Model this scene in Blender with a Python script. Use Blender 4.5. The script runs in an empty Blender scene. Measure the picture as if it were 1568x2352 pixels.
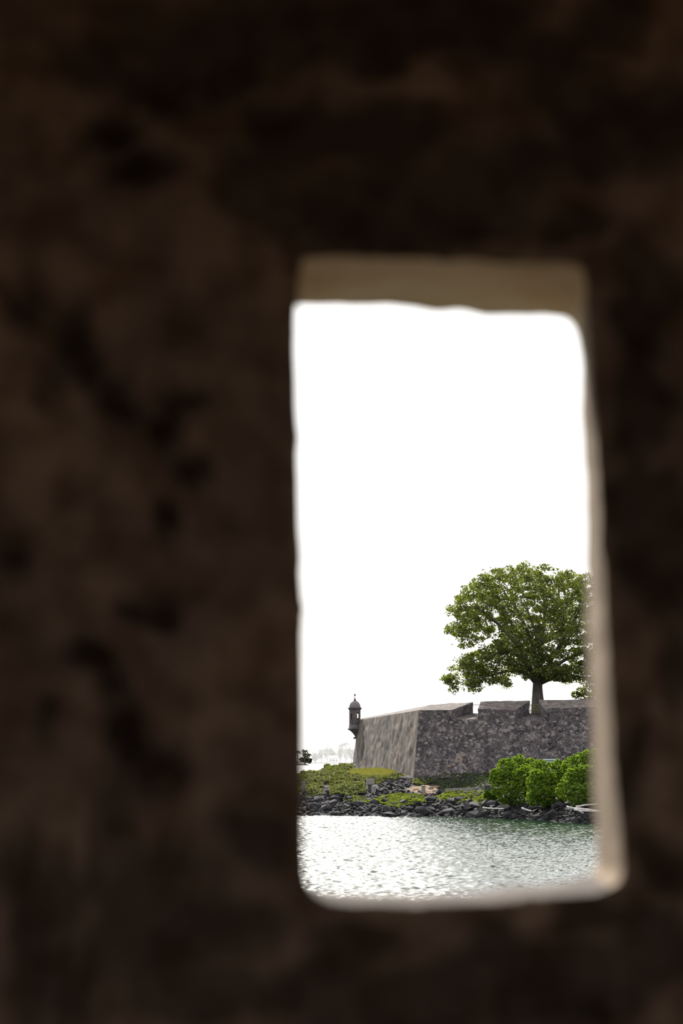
import bpy, bmesh, math, random
import numpy as np
from mathutils import Vector, Matrix

# ------------------------------------------------------------------ camera
F = 85.0 / 36.0 * 2352.0            # focal length in pixels of the 1568x2352 frame
CAMZ = 6.8                          # eye height above the bay
HZ = 1737.0                         # row of the horizon
PITCH = math.atan((HZ - 1176.0) / F)
sc = bpy.context.scene
COL = sc.collection
cam_d = bpy.data.cameras.new('camera')
cam = bpy.data.objects.new('camera', cam_d)
COL.objects.link(cam)
cam.location = (0, 0, CAMZ)
cam.rotation_euler = (math.pi / 2 + PITCH, 0, 0)
cam_d.sensor_fit = 'VERTICAL'
cam_d.sensor_height = 36.0
cam_d.sensor_width = 24.0
cam_d.lens = 85.0
cam_d.clip_start = 0.05
cam_d.clip_end = 12000
cam_d.dof.use_dof = True
cam_d.dof.focus_distance = 300.0
cam_d.dof.aperture_fstop = 5.6
sc.camera = cam

# ------------------------------------------------------------------ light
SUN_EL, SUN_AZ = math.radians(36), math.radians(-11)     # azimuth from straight ahead, minus = left
w = bpy.data.worlds.new('world'); sc.world = w
w.use_nodes = True
nt = w.node_tree; nt.nodes.clear()
wo = nt.nodes.new('ShaderNodeOutputWorld'); bg = nt.nodes.new('ShaderNodeBackground')
sky = nt.nodes.new('ShaderNodeTexSky'); sky.sky_type = 'NISHITA'
sky.sun_disc = False
sky.sun_elevation = SUN_EL
sky.sun_rotation = SUN_AZ
sky.altitude = 0; sky.air_density = 1.0; sky.dust_density = 3.0; sky.ozone_density = 1.0
hs = nt.nodes.new('ShaderNodeHueSaturation'); hs.inputs['Saturation'].default_value = 0.35
nt.links.new(sky.outputs[0], hs.inputs['Color']); nt.links.new(hs.outputs[0], bg.inputs[0])
bg.inputs[1].default_value = 0.065
bg2 = nt.nodes.new('ShaderNodeBackground'); bg2.inputs[0].default_value = (1.0, 0.99, 0.985, 1); bg2.inputs[1].default_value = 1.1   # bright even haze
ad = nt.nodes.new('ShaderNodeAddShader')
nt.links.new(bg.outputs[0], ad.inputs[0]); nt.links.new(bg2.outputs[0], ad.inputs[1]); nt.links.new(ad.outputs[0], wo.inputs[0])
sun_d = bpy.data.lights.new('sun', 'SUN'); sun = bpy.data.objects.new('sun', sun_d); COL.objects.link(sun)
sdir = Vector((math.sin(SUN_AZ) * math.cos(SUN_EL), math.cos(SUN_AZ) * math.cos(SUN_EL), math.sin(SUN_EL)))
sun.rotation_euler = sdir.to_track_quat('Z', 'Y').to_euler()
sun.location = (-20, 20, 40)
sun_d.energy = 9.0; sun_d.angle = math.radians(0.6); sun_d.color = (1.0, 0.95, 0.87)
vs = sc.view_settings
vs.view_transform = 'Standard'; vs.look = 'None'; vs.gamma = 1.0; vs.use_curve_mapping = False
vs.exposure = 0.0
sc.cycles.max_bounces = 8; sc.cycles.diffuse_bounces = 4; sc.cycles.glossy_bounces = 3
sc.cycles.transmission_bounces = 3; sc.cycles.volume_bounces = 1; sc.cycles.transparent_max_bounces = 4
sc.cycles.sample_clamp_indirect = 4.0

# ------------------------------------------------------------------ helpers
rng = np.random.default_rng(7)
random.seed(7)

def zat(py, Y):
    return CAMZ + Y * math.tan(PITCH + math.atan((1176.0 - py) / F))
def P(px, py, Y):
    """the point at depth Y that the camera sees at (px, py)"""
    v = (1176.0 - py) / F; u = (px - 784.0) / F
    dy = math.cos(PITCH) - v * math.sin(PITCH); dz = math.sin(PITCH) + v * math.cos(PITCH)
    return (u / dy * Y, Y, CAMZ + dz / dy * Y)
def proj(p):
    p = np.asarray(p, float)
    x, y, z = p[..., 0], p[..., 1], p[..., 2] - CAMZ
    d = y * math.cos(PITCH) + z * math.sin(PITCH)
    v = (-y * math.sin(PITCH) + z * math.cos(PITCH)) / d
    return 784 + F * x / d, 1176 - F * v
def inpoly(x, y, poly):
    x = np.asarray(x); y = np.asarray(y); r = np.zeros(x.shape, bool); n = len(poly)
    for i in range(n):
        x0, y0 = poly[i]; x1, y1 = poly[(i + 1) % n]
        c = ((y0 > y) != (y1 > y)) & (x < (x1 - x0) * (y - y0) / (y1 - y0 + 1e-12) + x0)
        r ^= c
    return r
def _h(i, j, k):
    v = np.sin(i * 127.1 + j * 311.7 + k * 74.7) * 43758.5453
    return v - np.floor(v)
def vnoise(p):
    p = np.asarray(p, float); i = np.floor(p); f = p - i; f = f * f * (3 - 2 * f)
    a, b, c = i[..., 0], i[..., 1], i[..., 2]; fx, fy, fz = f[..., 0], f[..., 1], f[..., 2]
    def L(u, v, t): return u + (v - u) * t
    x00 = L(_h(a, b, c), _h(a + 1, b, c), fx); x10 = L(_h(a, b + 1, c), _h(a + 1, b + 1, c), fx)
    x01 = L(_h(a, b, c + 1), _h(a + 1, b, c + 1), fx); x11 = L(_h(a, b + 1, c + 1), _h(a + 1, b + 1, c + 1), fx)
    return L(L(x00, x10, fy), L(x01, x11, fy), fz) * 2 - 1
def fbm(p, o=4):
    p = np.asarray(p, float); s = 0; a = 1.0; t = 0
    for k in range(o):
        s = s + a * vnoise(p * 2 ** k + 17.3 * k); t += a; a *= 0.5
    return s / t

ROOTLOC = {}
def tag(o, label=None, cat=None, group=None, kind=None):
    if label: o['label'] = label
    if cat: o['category'] = cat
    if group: o['group'] = group
    if kind: o['kind'] = kind
    return o
def empty(name, loc, label=None, cat=None, group=None, kind=None):
    o = bpy.data.objects.new(name, None); COL.objects.link(o); o.location = loc
    o.empty_display_size = 0.3
    ROOTLOC[o.name] = Vector(loc)
    return tag(o, label, cat, group, kind)
def rootloc(o):
    v = Vector((0, 0, 0))
    while o is not None:
        v = v + Vector(o.location); o = o.parent
    return v
def mesh_data(name, V, Fc, mat, smooth=False):
    me = bpy.data.meshes.new(name)
    V = np.asarray(V, np.float32)
    if isinstance(Fc, np.ndarray):
        n, k = Fc.shape
        me.vertices.add(len(V)); me.vertices.foreach_set('co', V.ravel())
        me.loops.add(n * k); me.loops.foreach_set('vertex_index', Fc.ravel().astype(np.int32))
        me.polygons.add(n); me.polygons.foreach_set('loop_start', np.arange(0, n * k, k, dtype=np.int32))
        me.update(calc_edges=True)
    else:
        me.from_pydata(V.tolist(), [], Fc); me.update()
    if smooth:
        me.polygons.foreach_set('use_smooth', np.ones(len(me.polygons), bool))
    if mat is not None: me.materials.append(mat)
    return me
def build(name, V, Fc, mat, parent=None, smooth=False, origin=None):
    """one mesh object; V in world coordinates"""
    V = np.asarray(V, float)
    base = np.array(rootloc(parent)) if parent is not None else np.zeros(3)
    off = np.zeros(3)
    if parent is None:
        off = np.array(origin) if origin is not None else np.zeros(3)
    me = mesh_data(name, V - base - off, Fc, mat, smooth)
    o = bpy.data.objects.new(name, me); COL.objects.link(o)
    o.location = off
    if parent is not None: o.parent = parent
    return o
class MB:
    def __init__(s): s.V = []; s.F = []
    def add(s, V, Fc):
        n = len(s.V); s.V += [tuple(v) for v in V]; s.F += [tuple(i + n for i in f) for f in Fc]
    def box(s, x0, x1, y0, y1, z0, z1):
        s.hexa([(x0, y0, z0), (x1, y0, z0), (x1, y1, z0), (x0, y1, z0)], [(x0, y0, z1), (x1, y0, z1), (x1, y1, z1), (x0, y1, z1)])
    def hexa(s, b, t):
        s.add(list(b) + list(t), [(3, 2, 1, 0), (4, 5, 6, 7), (0, 1, 5, 4), (1, 2, 6, 5), (2, 3, 7, 6), (3, 0, 4, 7)])
    def lathe(s, c, prof, n=32, a0=0.0):
        """prof: (radius, z) from bottom to top around c=(x,y)"""
        V = []; Fc = []
        for r, z in prof:
            for k in range(n):
                a = a0 + 2 * math.pi * k / n
                V.append((c[0] + r * math.cos(a), c[1] + r * math.sin(a), z))
        for j in range(len(prof) - 1):
            for k in range(n):
                k2 = (k + 1) % n
                Fc.append((j * n + k, j * n + k2, (j + 1) * n + k2, (j + 1) * n + k))
        Fc.append(tuple(range(n))[::-1]); m = (len(prof) - 1) * n; Fc.append(tuple(range(m, m + n)))
        s.add(V, Fc)
    def tube(s, pts, rad, n=8):
        pts = [Vector(p) for p in pts]; V = []; Fc = []
        for i, p in enumerate(pts):
            t = (pts[min(i + 1, len(pts) - 1)] - pts[max(i - 1, 0)]).normalized()
            a = t.cross(Vector((0, 0, 1))) if abs(t.z) < 0.9 else t.cross(Vector((0, 1, 0)))
            a.normalize(); b = t.cross(a)
            r = rad[i] if hasattr(rad, '__len__') else rad
            for k in range(n):
                q = 2 * math.pi * k / n
                V.append(p + a * (r * math.cos(q)) + b * (r * math.sin(q)))
        for j in range(len(pts) - 1):
            for k in range(n):
                k2 = (k + 1) % n
                Fc.append((j * n + k, j * n + k2, (j + 1) * n + k2, (j + 1) * n + k))
        Fc.append(tuple(range(n))[::-1]); m = (len(pts) - 1) * n; Fc.append(tuple(range(m, m + n)))
        s.add(V, Fc)
    def build(s, name, mat, parent=None, smooth=False, origin=None):
        return build(name, s.V, s.F, mat, parent, smooth, origin)
def smooth_path(pts, k=5):
    pts = np.asarray(pts, float); out = []
    n = len(pts)
    for i in range(n - 1):
        p0 = pts[max(i - 1, 0)]; p1 = pts[i]; p2 = pts[i + 1]; p3 = pts[min(i + 2, n - 1)]
        for t in np.linspace(0, 1, k, endpoint=False):
            out.append(0.5 * ((2 * p1) + (-p0 + p2) * t + (2 * p0 - 5 * p1 + 4 * p2 - p3) * t * t + (-p0 + 3 * p1 - 3 * p2 + p3) * t ** 3))
    out.append(pts[-1])
    return np.array(out)

# ------------------------------------------------------------------ materials
def newmat(name):
    m = bpy.data.materials.new(name); m.use_nodes = True
    t = m.node_tree; b = t.nodes['Principled BSDF']
    return m, t, b
def N(t, typ, **kw):
    n = t.nodes.new(typ)
    for k, v in kw.items():
        if k in n.inputs: n.inputs[k].default_value = v
        else: setattr(n, k, v)
    return n
def ramp(t, fac, stops, interp='LINEAR'):
    r = t.nodes.new('ShaderNodeValToRGB'); r.color_ramp.interpolation = interp
    e = r.color_ramp.elements
    while len(e) > 1: e.remove(e[-1])
    e[0].position = stops[0][0]; e[0].color = (*stops[0][1], 1)
    for p, c in stops[1:]:
        q = e.new(p); q.color = (*c, 1)
    t.links.new(fac, r.inputs[0]); return r.outputs[0]
def mixc(t, fac, a, b, mode='MIX'):
    m = t.nodes.new('ShaderNodeMix'); m.data_type = 'RGBA'; m.blend_type = mode
    for sock, v in ((m.inputs[0], fac), (m.inputs[6], a), (m.inputs[7], b)):
        if isinstance(v, (int, float)): sock.default_value = v
        elif isinstance(v, tuple): sock.default_value = (*v, 1)
        else: t.links.new(v, sock)
    return m.outputs[2]
def coords(t, scale=(1, 1, 1), kind='Object'):
    tc = t.nodes.new('ShaderNodeTexCoord'); mp = t.nodes.new('ShaderNodeMapping')
    mp.inputs['Scale'].default_value = scale
    t.links.new(tc.outputs[kind], mp.inputs[0]); return mp.outputs[0]
def noise(t, co, scale, detail=5, rough=0.6, dist=0.0):
    n = N(t, 'ShaderNodeTexNoise', Scale=scale, Detail=detail, Roughness=rough, Distortion=dist)
    t.links.new(co, n.inputs['Vector']); return n.outputs['Fac']
def bump(t, b, h, strength=0.5, dist=0.05):
    n = N(t, 'ShaderNodeBump', Strength=strength, Distance=dist)
    t.links.new(h, n.inputs['Height']); t.links.new(n.outputs[0], b.inputs['Normal'])

def mat_simple(name, stops, scale=3.0, rough=0.85, bs=0.4, bd=0.03, stretch=(1, 1, 1)):
    m, t, b = newmat(name); co = coords(t, stretch)
    f = noise(t, co, scale, 6, 0.65)
    t.links.new(ramp(t, f, stops), b.inputs['Base Color'])
    b.inputs['Roughness'].default_value = rough
    b.inputs['Specular IOR Level'].default_value = 0.5 if rough < 0.65 else 0.2
    if bs: bump(t, b, noise(t, co, scale * 3, 5, 0.7), bs, bd)
    return m

# inside of the sentry room: brown rendered masonry, black mould stains and painted-in shade
def mat_interior():
    m, t, b = newmat('interior_masonry'); co = coords(t)
    f = noise(t, co, 9.0, 5, 0.6)
    base = ramp(t, f, [(0.28, (0.26, 0.197, 0.158)), (0.5, (0.42, 0.32, 0.25)), (0.72, (0.55, 0.41, 0.31))])
    at = N(t, 'ShaderNodeAttribute', attribute_name='stain_shade')
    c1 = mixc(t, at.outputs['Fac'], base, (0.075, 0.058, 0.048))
    f2 = noise(t, co, 22.0, 4, 0.55)
    dark = ramp(t, f2, [(0.42, (0, 0, 0)), (0.62, (1, 1, 1))])
    c2 = mixc(t, dark, c1, (0.6, 0.55, 0.5), 'MULTIPLY')
    t.links.new(c2, b.inputs['Base Color']); b.inputs['Roughness'].default_value = 0.95; b.inputs['Specular IOR Level'].default_value = 0.1
    bump(t, b, noise(t, co, 40, 5, 0.7), 0.6, 0.01)
    return m
def mat_reveal(name, stops):
    m, t, b = newmat(name); co = coords(t)
    f = noise(t, co, 14.0, 4, 0.6)
    c = ramp(t, f, stops)
    b.inputs['Specular IOR Level'].default_value = 0.06
    t.links.new(c, b.inputs['Base Color']); b.inputs['Roughness'].default_value = 0.9
    bump(t, b, noise(t, co, 60, 4, 0.7), 0.4, 0.006)
    return m
def mat_fort(name, streak):
    m, t, b = newmat(name)
    co = coords(t)
    vo = N(t, 'ShaderNodeTexVoronoi', Scale=2.9, Randomness=1.0); 
    wob = noise(t, co, 1.6, 4, 0.6)
    mv = t.nodes.new('ShaderNodeVectorMath'); mv.operation = 'ADD'
    sc_ = t.nodes.new('ShaderNodeVectorMath'); sc_.operation = 'SCALE'; sc_.inputs[3].default_value = 0.5
    nz = N(t, 'ShaderNodeTexNoise', Scale=2.0, Detail=4.0); t.links.new(co, nz.inputs['Vector'])
    t.links.new(nz.outputs['Color'], sc_.inputs[0]); t.links.new(co, mv.inputs[0]); t.links.new(sc_.outputs[0], mv.inputs[1])
    t.links.new(mv.outputs[0], vo.inputs['Vector'])
    sep = t.nodes.new('ShaderNodeSeparateColor'); t.links.new(vo.outputs['Color'], sep.inputs[0])
    cell = ramp(t, sep.outputs[0], [(0.0, (0.042, 0.038, 0.043)), (0.45, (0.105, 0.093, 0.098)), (0.8, (0.17, 0.152, 0.152)), (0.97, (0.36, 0.32, 0.30))])
    big = ramp(t, noise(t, co, 0.45, 5, 0.62), [(0.35, (0.055, 0.05, 0.057)), (0.52, (0.13, 0.115, 0.12)), (0.7, (0.21, 0.172, 0.152))])
    c = mixc(t, 0.42, cell, big)
    fine = ramp(t, noise(t, co, 5.5, 4, 0.7), [(0.36, (0.35, 0.34, 0.36)), (0.55, (1, 1, 1)), (0.72, (1.7, 1.6, 1.5))])
    c = mixc(t, 0.9, c, fine, 'MULTIPLY')
    h = noise(t, co, 4.0, 6, 0.75)
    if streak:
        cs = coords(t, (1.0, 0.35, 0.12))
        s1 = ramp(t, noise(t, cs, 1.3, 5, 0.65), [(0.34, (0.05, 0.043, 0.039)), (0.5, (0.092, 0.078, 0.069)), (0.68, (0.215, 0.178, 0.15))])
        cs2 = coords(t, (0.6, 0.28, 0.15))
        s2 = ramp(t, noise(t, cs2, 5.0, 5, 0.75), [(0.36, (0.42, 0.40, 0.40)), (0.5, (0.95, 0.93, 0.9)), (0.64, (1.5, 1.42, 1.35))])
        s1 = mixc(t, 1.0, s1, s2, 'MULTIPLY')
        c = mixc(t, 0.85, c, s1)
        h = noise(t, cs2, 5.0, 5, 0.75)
    t.links.new(c, b.inputs['Base Color']); b.inputs['Roughness'].default_value = 0.95
    b.inputs['Specular IOR Level'].default_value = 0.2
    bump(t, b, h, 0.6, 0.10 if streak else 0.18)
    return m
def mat_leaf(name, dark, mid, light, trans=0.45, rough=0.45, gloss=0.06):
    m = bpy.data.materials.new(name); m.use_nodes = True; t = m.node_tree; t.nodes.clear()
    o = N(t, 'ShaderNodeOutputMaterial'); g = N(t, 'ShaderNodeNewGeometry')
    c = ramp(t, g.outputs['Random Per Island'], [(0.0, dark), (0.5, mid), (1.0, light)])
    d = N(t, 'ShaderNodeBsdfDiffuse'); tr = N(t, 'ShaderNodeBsdfTranslucent'); gl = N(t, 'ShaderNodeBsdfGlossy', Roughness=rough)
    t.links.new(c, d.inputs[0])
    tc = mixc(t, 1.0, c, (1.5, 1.45, 0.5), 'MULTIPLY'); t.links.new(tc, tr.inputs[0])
    m1 = N(t, 'ShaderNodeMixShader'); m1.inputs[0].default_value = trans
    t.links.new(d.outputs[0], m1.inputs[1]); t.links.new(tr.outputs[0], m1.inputs[2])
    m2 = N(t, 'ShaderNodeMixShader'); m2.inputs[0].default_value = gloss
    t.links.new(m1.outputs[0], m2.inputs[1]); t.links.new(gl.outputs[0], m2.inputs[2])
    t.links.new(m2.outputs[0], o.inputs[0]); return m
def mat_water():
    m, t, b = newmat('bay_water')
    b.inputs['Base Color'].default_value = (0.012, 0.030, 0.016, 1)
    b.inputs['Roughness'].default_value = 0.28; b.inputs['IOR'].default_value = 1.33
    co = coords(t, (1.0, 1.0, 1.0))
    sx = t.nodes.new('ShaderNodeSeparateXYZ'); t.links.new(co, sx.inputs[0])
    mr = N(t, 'ShaderNodeMapRange'); t.links.new(sx.outputs[0], mr.inputs[0])
    for k_, v_ in zip((1, 2, 3, 4), (3.5, 11.0, 0.42, 0.02)): mr.inputs[k_].default_value = v_     # smoother in the lee of the shore
    t.links.new(mr.outputs[0], b.inputs['Roughness'])
    bump(t, b, noise(t, co, 3.6, 3, 0.55), 0.35, 0.08)
    return m

M = {}
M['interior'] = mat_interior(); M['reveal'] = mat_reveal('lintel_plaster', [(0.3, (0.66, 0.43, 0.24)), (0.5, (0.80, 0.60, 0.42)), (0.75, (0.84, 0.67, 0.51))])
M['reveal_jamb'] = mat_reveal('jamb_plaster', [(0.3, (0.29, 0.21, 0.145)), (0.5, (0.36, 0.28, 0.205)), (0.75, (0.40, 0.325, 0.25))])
M['reveal_sill'] = mat_reveal('sill_stone', [(0.3, (0.09, 0.076, 0.069)), (0.5, (0.115, 0.098, 0.09)), (0.75, (0.14, 0.123, 0.114))])  # own tan and grey tones; lintel lightened and sill darkened to balance the light
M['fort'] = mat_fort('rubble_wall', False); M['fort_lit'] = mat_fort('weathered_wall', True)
M['coping'] = mat_simple('parapet_coping', [(0.3, (0.06, 0.054, 0.055)), (0.5, (0.125, 0.108, 0.102)), (0.72, (0.25, 0.205, 0.17))], 1.3, 0.95, 0.5, 0.05)
M['sentry'] = mat_simple('sentry_box_stone', [(0.3, (0.07, 0.06, 0.06)), (0.55, (0.12, 0.10, 0.10)), (0.75, (0.20, 0.17, 0.17))], 2.2, 0.95, 0.5, 0.05)
M['dome'] = mat_simple('dome_render', [(0.3, (0.15, 0.14, 0.15)), (0.7, (0.21, 0.19, 0.20))], 2.0, 0.9, 0.3, 0.03)
M['stone_light'] = mat_simple('pale_limestone', [(0.3, (0.135, 0.122, 0.124)), (0.7, (0.27, 0.25, 0.245))], 3.0, 0.95, 0.4, 0.03)
M['stone_tan'] = mat_simple('tan_sandstone', [(0.3, (0.17, 0.135, 0.115)), (0.7, (0.28, 0.22, 0.185))], 3.0, 0.95, 0.4, 0.03)
M['stone_dark'] = mat_simple('dark_fieldstone', [(0.3, (0.035, 0.032, 0.036)), (0.7, (0.09, 0.08, 0.08))], 3.0, 0.95, 0.4, 0.03)
M['boulder'] = mat_simple('basalt_boulder', [(0.3, (0.013, 0.014, 0.017)), (0.5, (0.028, 0.028, 0.032)), (0.74, (0.085, 0.08, 0.077))], 1.4, 0.88, 0.7, 0.10)
M['earth'] = mat_simple('brown_earth', [(0.3, (0.10, 0.068, 0.04)), (0.55, (0.20, 0.125, 0.068)), (0.75, (0.27, 0.17, 0.095))], 0.8, 0.95, 0.5, 0.05)
M['bank'] = mat_simple('bank_soil', [(0.3, (0.015, 0.014, 0.013)), (0.6, (0.035, 0.03, 0.024)), (0.8, (0.06, 0.05, 0.035))], 0.9, 0.95, 0.6, 0.08)
M['lawn'] = mat_simple('lawn_turf', [(0.3, (0.10, 0.105, 0.04)), (0.7, (0.18, 0.17, 0.075))], 1.0, 0.95, 0.5, 0.05)
M['concrete'] = mat_simple('grey_concrete', [(0.3, (0.17, 0.16, 0.16)), (0.7, (0.30, 0.28, 0.27))], 4.0, 0.9, 0.4, 0.02)
M['concrete_dark'] = mat_simple('dark_concrete', [(0.3, (0.05, 0.048, 0.05)), (0.7, (0.10, 0.095, 0.095))], 4.0, 0.9, 0.4, 0.02)  # darker grey concrete for the pedestal base and kerb-end block
M['teal'] = mat_simple('pale_teal_paint', [(0.3, (0.22, 0.28, 0.29)), (0.7, (0.28, 0.34, 0.35))], 2.0, 0.6, 0.1, 0.01)
M['drift'] = mat_simple('bleached_wood', [(0.3, (0.38, 0.34, 0.32)), (0.7, (0.66, 0.62, 0.6))], 2.0, 0.8, 0.4, 0.02)
M['bark'] = mat_simple('grey_bark', [(0.3, (0.07, 0.06, 0.055)), (0.7, (0.17, 0.15, 0.14))], 2.5, 0.9, 0.7, 0.08, (1, 1, 0.25))
M['fence'] = mat_simple('olive_paint', [(0.3, (0.10, 0.10, 0.03)), (0.7, (0.17, 0.17, 0.06))], 4.0, 0.6, 0.1, 0.01)
M['iron'] = mat_simple('dark_iron', [(0.3, (0.04, 0.04, 0.04)), (0.7, (0.08, 0.08, 0.08))], 4.0, 0.6, 0.1, 0.01)
M['white'] = mat_simple('white_render', [(0.3, (0.6, 0.6, 0.58)), (0.7, (0.75, 0.74, 0.72))], 0.2, 0.8, 0.1, 0.05)
M['shade'] = mat_simple('dark_glazing', [(0.3, (0.05, 0.055, 0.06)), (0.7, (0.09, 0.095, 0.1))], 0.4, 0.3, 0.0)
M['leaf_tree'] = mat_leaf('tree_leaf', (0.034, 0.055, 0.011), (0.075, 0.105, 0.016), (0.20, 0.225, 0.03), 0.5)
M['leaf_bush'] = mat_leaf('bush_leaf', (0.05, 0.105, 0.012), (0.12, 0.21, 0.022), (0.24, 0.34, 0.04), 0.45, 0.35, 0.07)
M['leaf_cover'] = mat_leaf('cover_leaf', (0.04, 0.055, 0.015), (0.095, 0.12, 0.028), (0.18, 0.185, 0.055), 0.35, 0.35, 0.10)
M['leaf_creeper'] = mat_leaf('creeper_leaf', (0.06, 0.09, 0.012), (0.14, 0.19, 0.02), (0.22, 0.26, 0.03), 0.4, 0.45, 0.05)
M['leaf_hedge'] = mat_leaf('hedge_leaf', (0.018, 0.035, 0.012), (0.035, 0.058, 0.018), (0.06, 0.085, 0.025), 0.3, 0.5, 0.05)
M['leaf_far'] = mat_leaf('distant_leaf', (0.02, 0.03, 0.02), (0.035, 0.05, 0.03), (0.05, 0.07, 0.04), 0.25, 0.5, 0.02)
M['grass'] = mat_leaf('grass_blade', (0.10, 0.11, 0.035), (0.155, 0.16, 0.05), (0.21, 0.20, 0.075), 0.4, 0.5, 0.03)
M['water'] = mat_water()

# ------------------------------------------------------------------ foliage helpers
def leaf_mesh(C, D, S, W=0.55, fold=0.25, r=None):
    """C centres (n,3), D leaf directions (n,3), S lengths (n,)  -> verts, quads"""
    r = r or rng
    n = len(C)
    D = D / np.linalg.norm(D, axis=1, keepdims=True)
    R = r.normal(size=(n, 3)); A = np.cross(D, R); A /= np.linalg.norm(A, axis=1, keepdims=True) + 1e-9
    # keep blade normals mostly upward
    Nn = np.cross(D, A); flip = Nn[:, 2] < 0; A[flip] *= -1; Nn[flip] *= -1
    S = S[:, None]
    b = C - D * S * 0.5; tp = C + D * S * 0.5
    l = C + A * S * W * 0.5 + Nn * S * fold * 0.3; q = C - A * S * W * 0.5 + Nn * S * fold * 0.3
    V = np.stack([b, l, tp, q], 1).reshape(-1, 3)
    Q = np.arange(4 * n, dtype=np.int32).reshape(n, 4)
    return V, Q
def rosettes(Pn, n_leaf, size, up=0.5, r=None, dirs=None):
    """whorls of leaves at the points Pn"""
    r = r or rng
    k = len(Pn)
    C0 = np.repeat(Pn, n_leaf, 0)
    a = r.uniform(0, 2 * np.pi, k * n_leaf); e = r.uniform(up - 0.6, up + 0.5, k * n_leaf)
    D = np.stack([np.cos(a) * np.cos(e), np.sin(a) * np.cos(e), np.sin(e)], 1)
    if dirs is not None: D = D + np.repeat(dirs, n_leaf, 0) * 0.9
    D /= np.linalg.norm(D, axis=1, keepdims=True)
    S = size * r.uniform(0.7, 1.25, k * n_leaf)
    C = C0 + D * S[:, None] * 0.6
    return C, D, S

# ------------------------------------------------------------------ the stone room the camera stands in
YN, YF = 2.0, 2.2         # inner and outer face of the wall with the loophole
# matching outlines of the opening, clockwise from top left (pixel rows/cols of its inner and outer arris)
near = [(690, 612), (697, 594), (712, 588), (800, 586), (950, 590), (1100, 592), (1230, 600), (1310, 604), (1334, 612), (1345, 640),
        (1351, 720), (1357, 850), (1367, 1000), (1380, 1200), (1391, 1400), (1402, 1600), (1415, 1800), (1426, 1930), (1430, 2000), (1420, 2032), (1390, 2050),
        (1300, 2058), (1180, 2069), (1060, 2077), (950, 2081), (830, 2080), (760, 2074), (725, 2058), (706, 2026),
        (700, 1960), (699, 1800), (699, 1600), (696, 1430), (699, 1395), (693, 1360), (690, 1200), (688, 1100), (684, 950), (680, 800), (682, 700)]
far = [(640, 720), (645, 704), (660, 700), (760, 700), (900, 706), (1050, 719), (1180, 728), (1270, 732), (1305, 742), (1322, 775),
       (1331, 840), (1332, 900), (1336, 1000), (1343, 1200), (1350, 1400), (1356, 1600), (1362, 1800), (1368, 1920), (1369, 1980), (1364, 2006), (1350, 2018),
       (1280, 2030), (1160, 2042), (1050, 2050), (940, 2055), (830, 2055), (760, 2050), (715, 2040), (680, 2010),
       (668, 1950), (665, 1800), (664, 1600), (660, 1430), (660, 1395), (658, 1360), (655, 1200), (650, 1100), (645, 950), (640, 800), (638, 740)]
far = [(x, y - 3 if y > 2000 else y) for x, y in far]
def loop3(pts, Y, k=6):
    p = np.array([P(x, y, Y) for x, y in pts]); p = np.vstack([p, p[:1]])
    s = []
    n = len(p) - 1
    for i in range(n):
        p0, p1, p2, p3 = p[(i - 1) % n], p[i], p[i + 1], p[(i + 2) % n if i + 2 > n else i + 2]
        for t in np.linspace(0, 1, k, endpoint=False):
            s.append(0.5 * ((2 * p1) + (-p0 + p2) * t + (2 * p0 - 5 * p1 + 4 * p2 - p3) * t * t + (-p0 + 3 * p1 - 3 * p2 + p3) * t ** 3))
    return np.array(s)
LN, LF = loop3(near, YN), loop3(far, YF)
nl = len(LN)
RX, ZF, ZC = 1.25, CAMZ - 1.6, CAMZ + 1.25         # half width, floor, ceiling of the room
cen = LN.mean(0)
def to_rect(L, Y):
    out = []
    for p in L:
        d = p - np.array([cen[0], p[1], cen[2]])
        ts = []
        if abs(d[0]) > 1e-9: ts.append(((RX if d[0] > 0 else -RX) - cen[0]) / d[0])
        if abs(d[2]) > 1e-9: ts.append(((ZC if d[2] > 0 else ZF) - cen[2]) / d[2])
        t_ = min(ts); out.append((cen[0] + d[0] * t_, Y, cen[2] + d[2] * t_))
    return np.array(out)
RN, RF = to_rect(LN, YN), to_rect(LF, YF)
outN = LN - cen; outN[:, 1] = 0; outN /= np.linalg.norm(outN, axis=1, keepdims=True)
def quads_rings(nr, n):
    i = np.arange(n); j = (i + 1) % n
    return np.concatenate([np.stack([r * n + i, (r + 1) * n + i, (r + 1) * n + j, r * n + j], 1) for r in range(nr - 1)]).astype(np.int32)
# inner face: rings spreading from the rounded arris to the room's corners
rings = []
er = 0.005
for a in np.linspace(0, 1, 5):                    # the rounded arris
    q = a * math.pi / 2
    rings.append(LN + outN * (er * (1 - math.cos(q))) + np.array([0, er * (1 - math.sin(q)), 0]))
base = rings[-1]
for s in np.concatenate([np.linspace(0.004, 0.30, 80), np.linspace(0.32, 1.0, 20)]):
    rings.append(base + (RN - base) * s)
inner = np.vstack(rings)
dn = fbm(inner * np.array([14, 3, 14]) + 5.0, 5) * 0.010 + fbm(inner * np.array([4, 1, 4]) + 1.0, 3) * 0.02
fade = np.concatenate([np.full(nl, min(1.0, max(0, (k - 1) / 12.0))) for k in range(len(rings))])
inner[:, 1] += dn * fade
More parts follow.
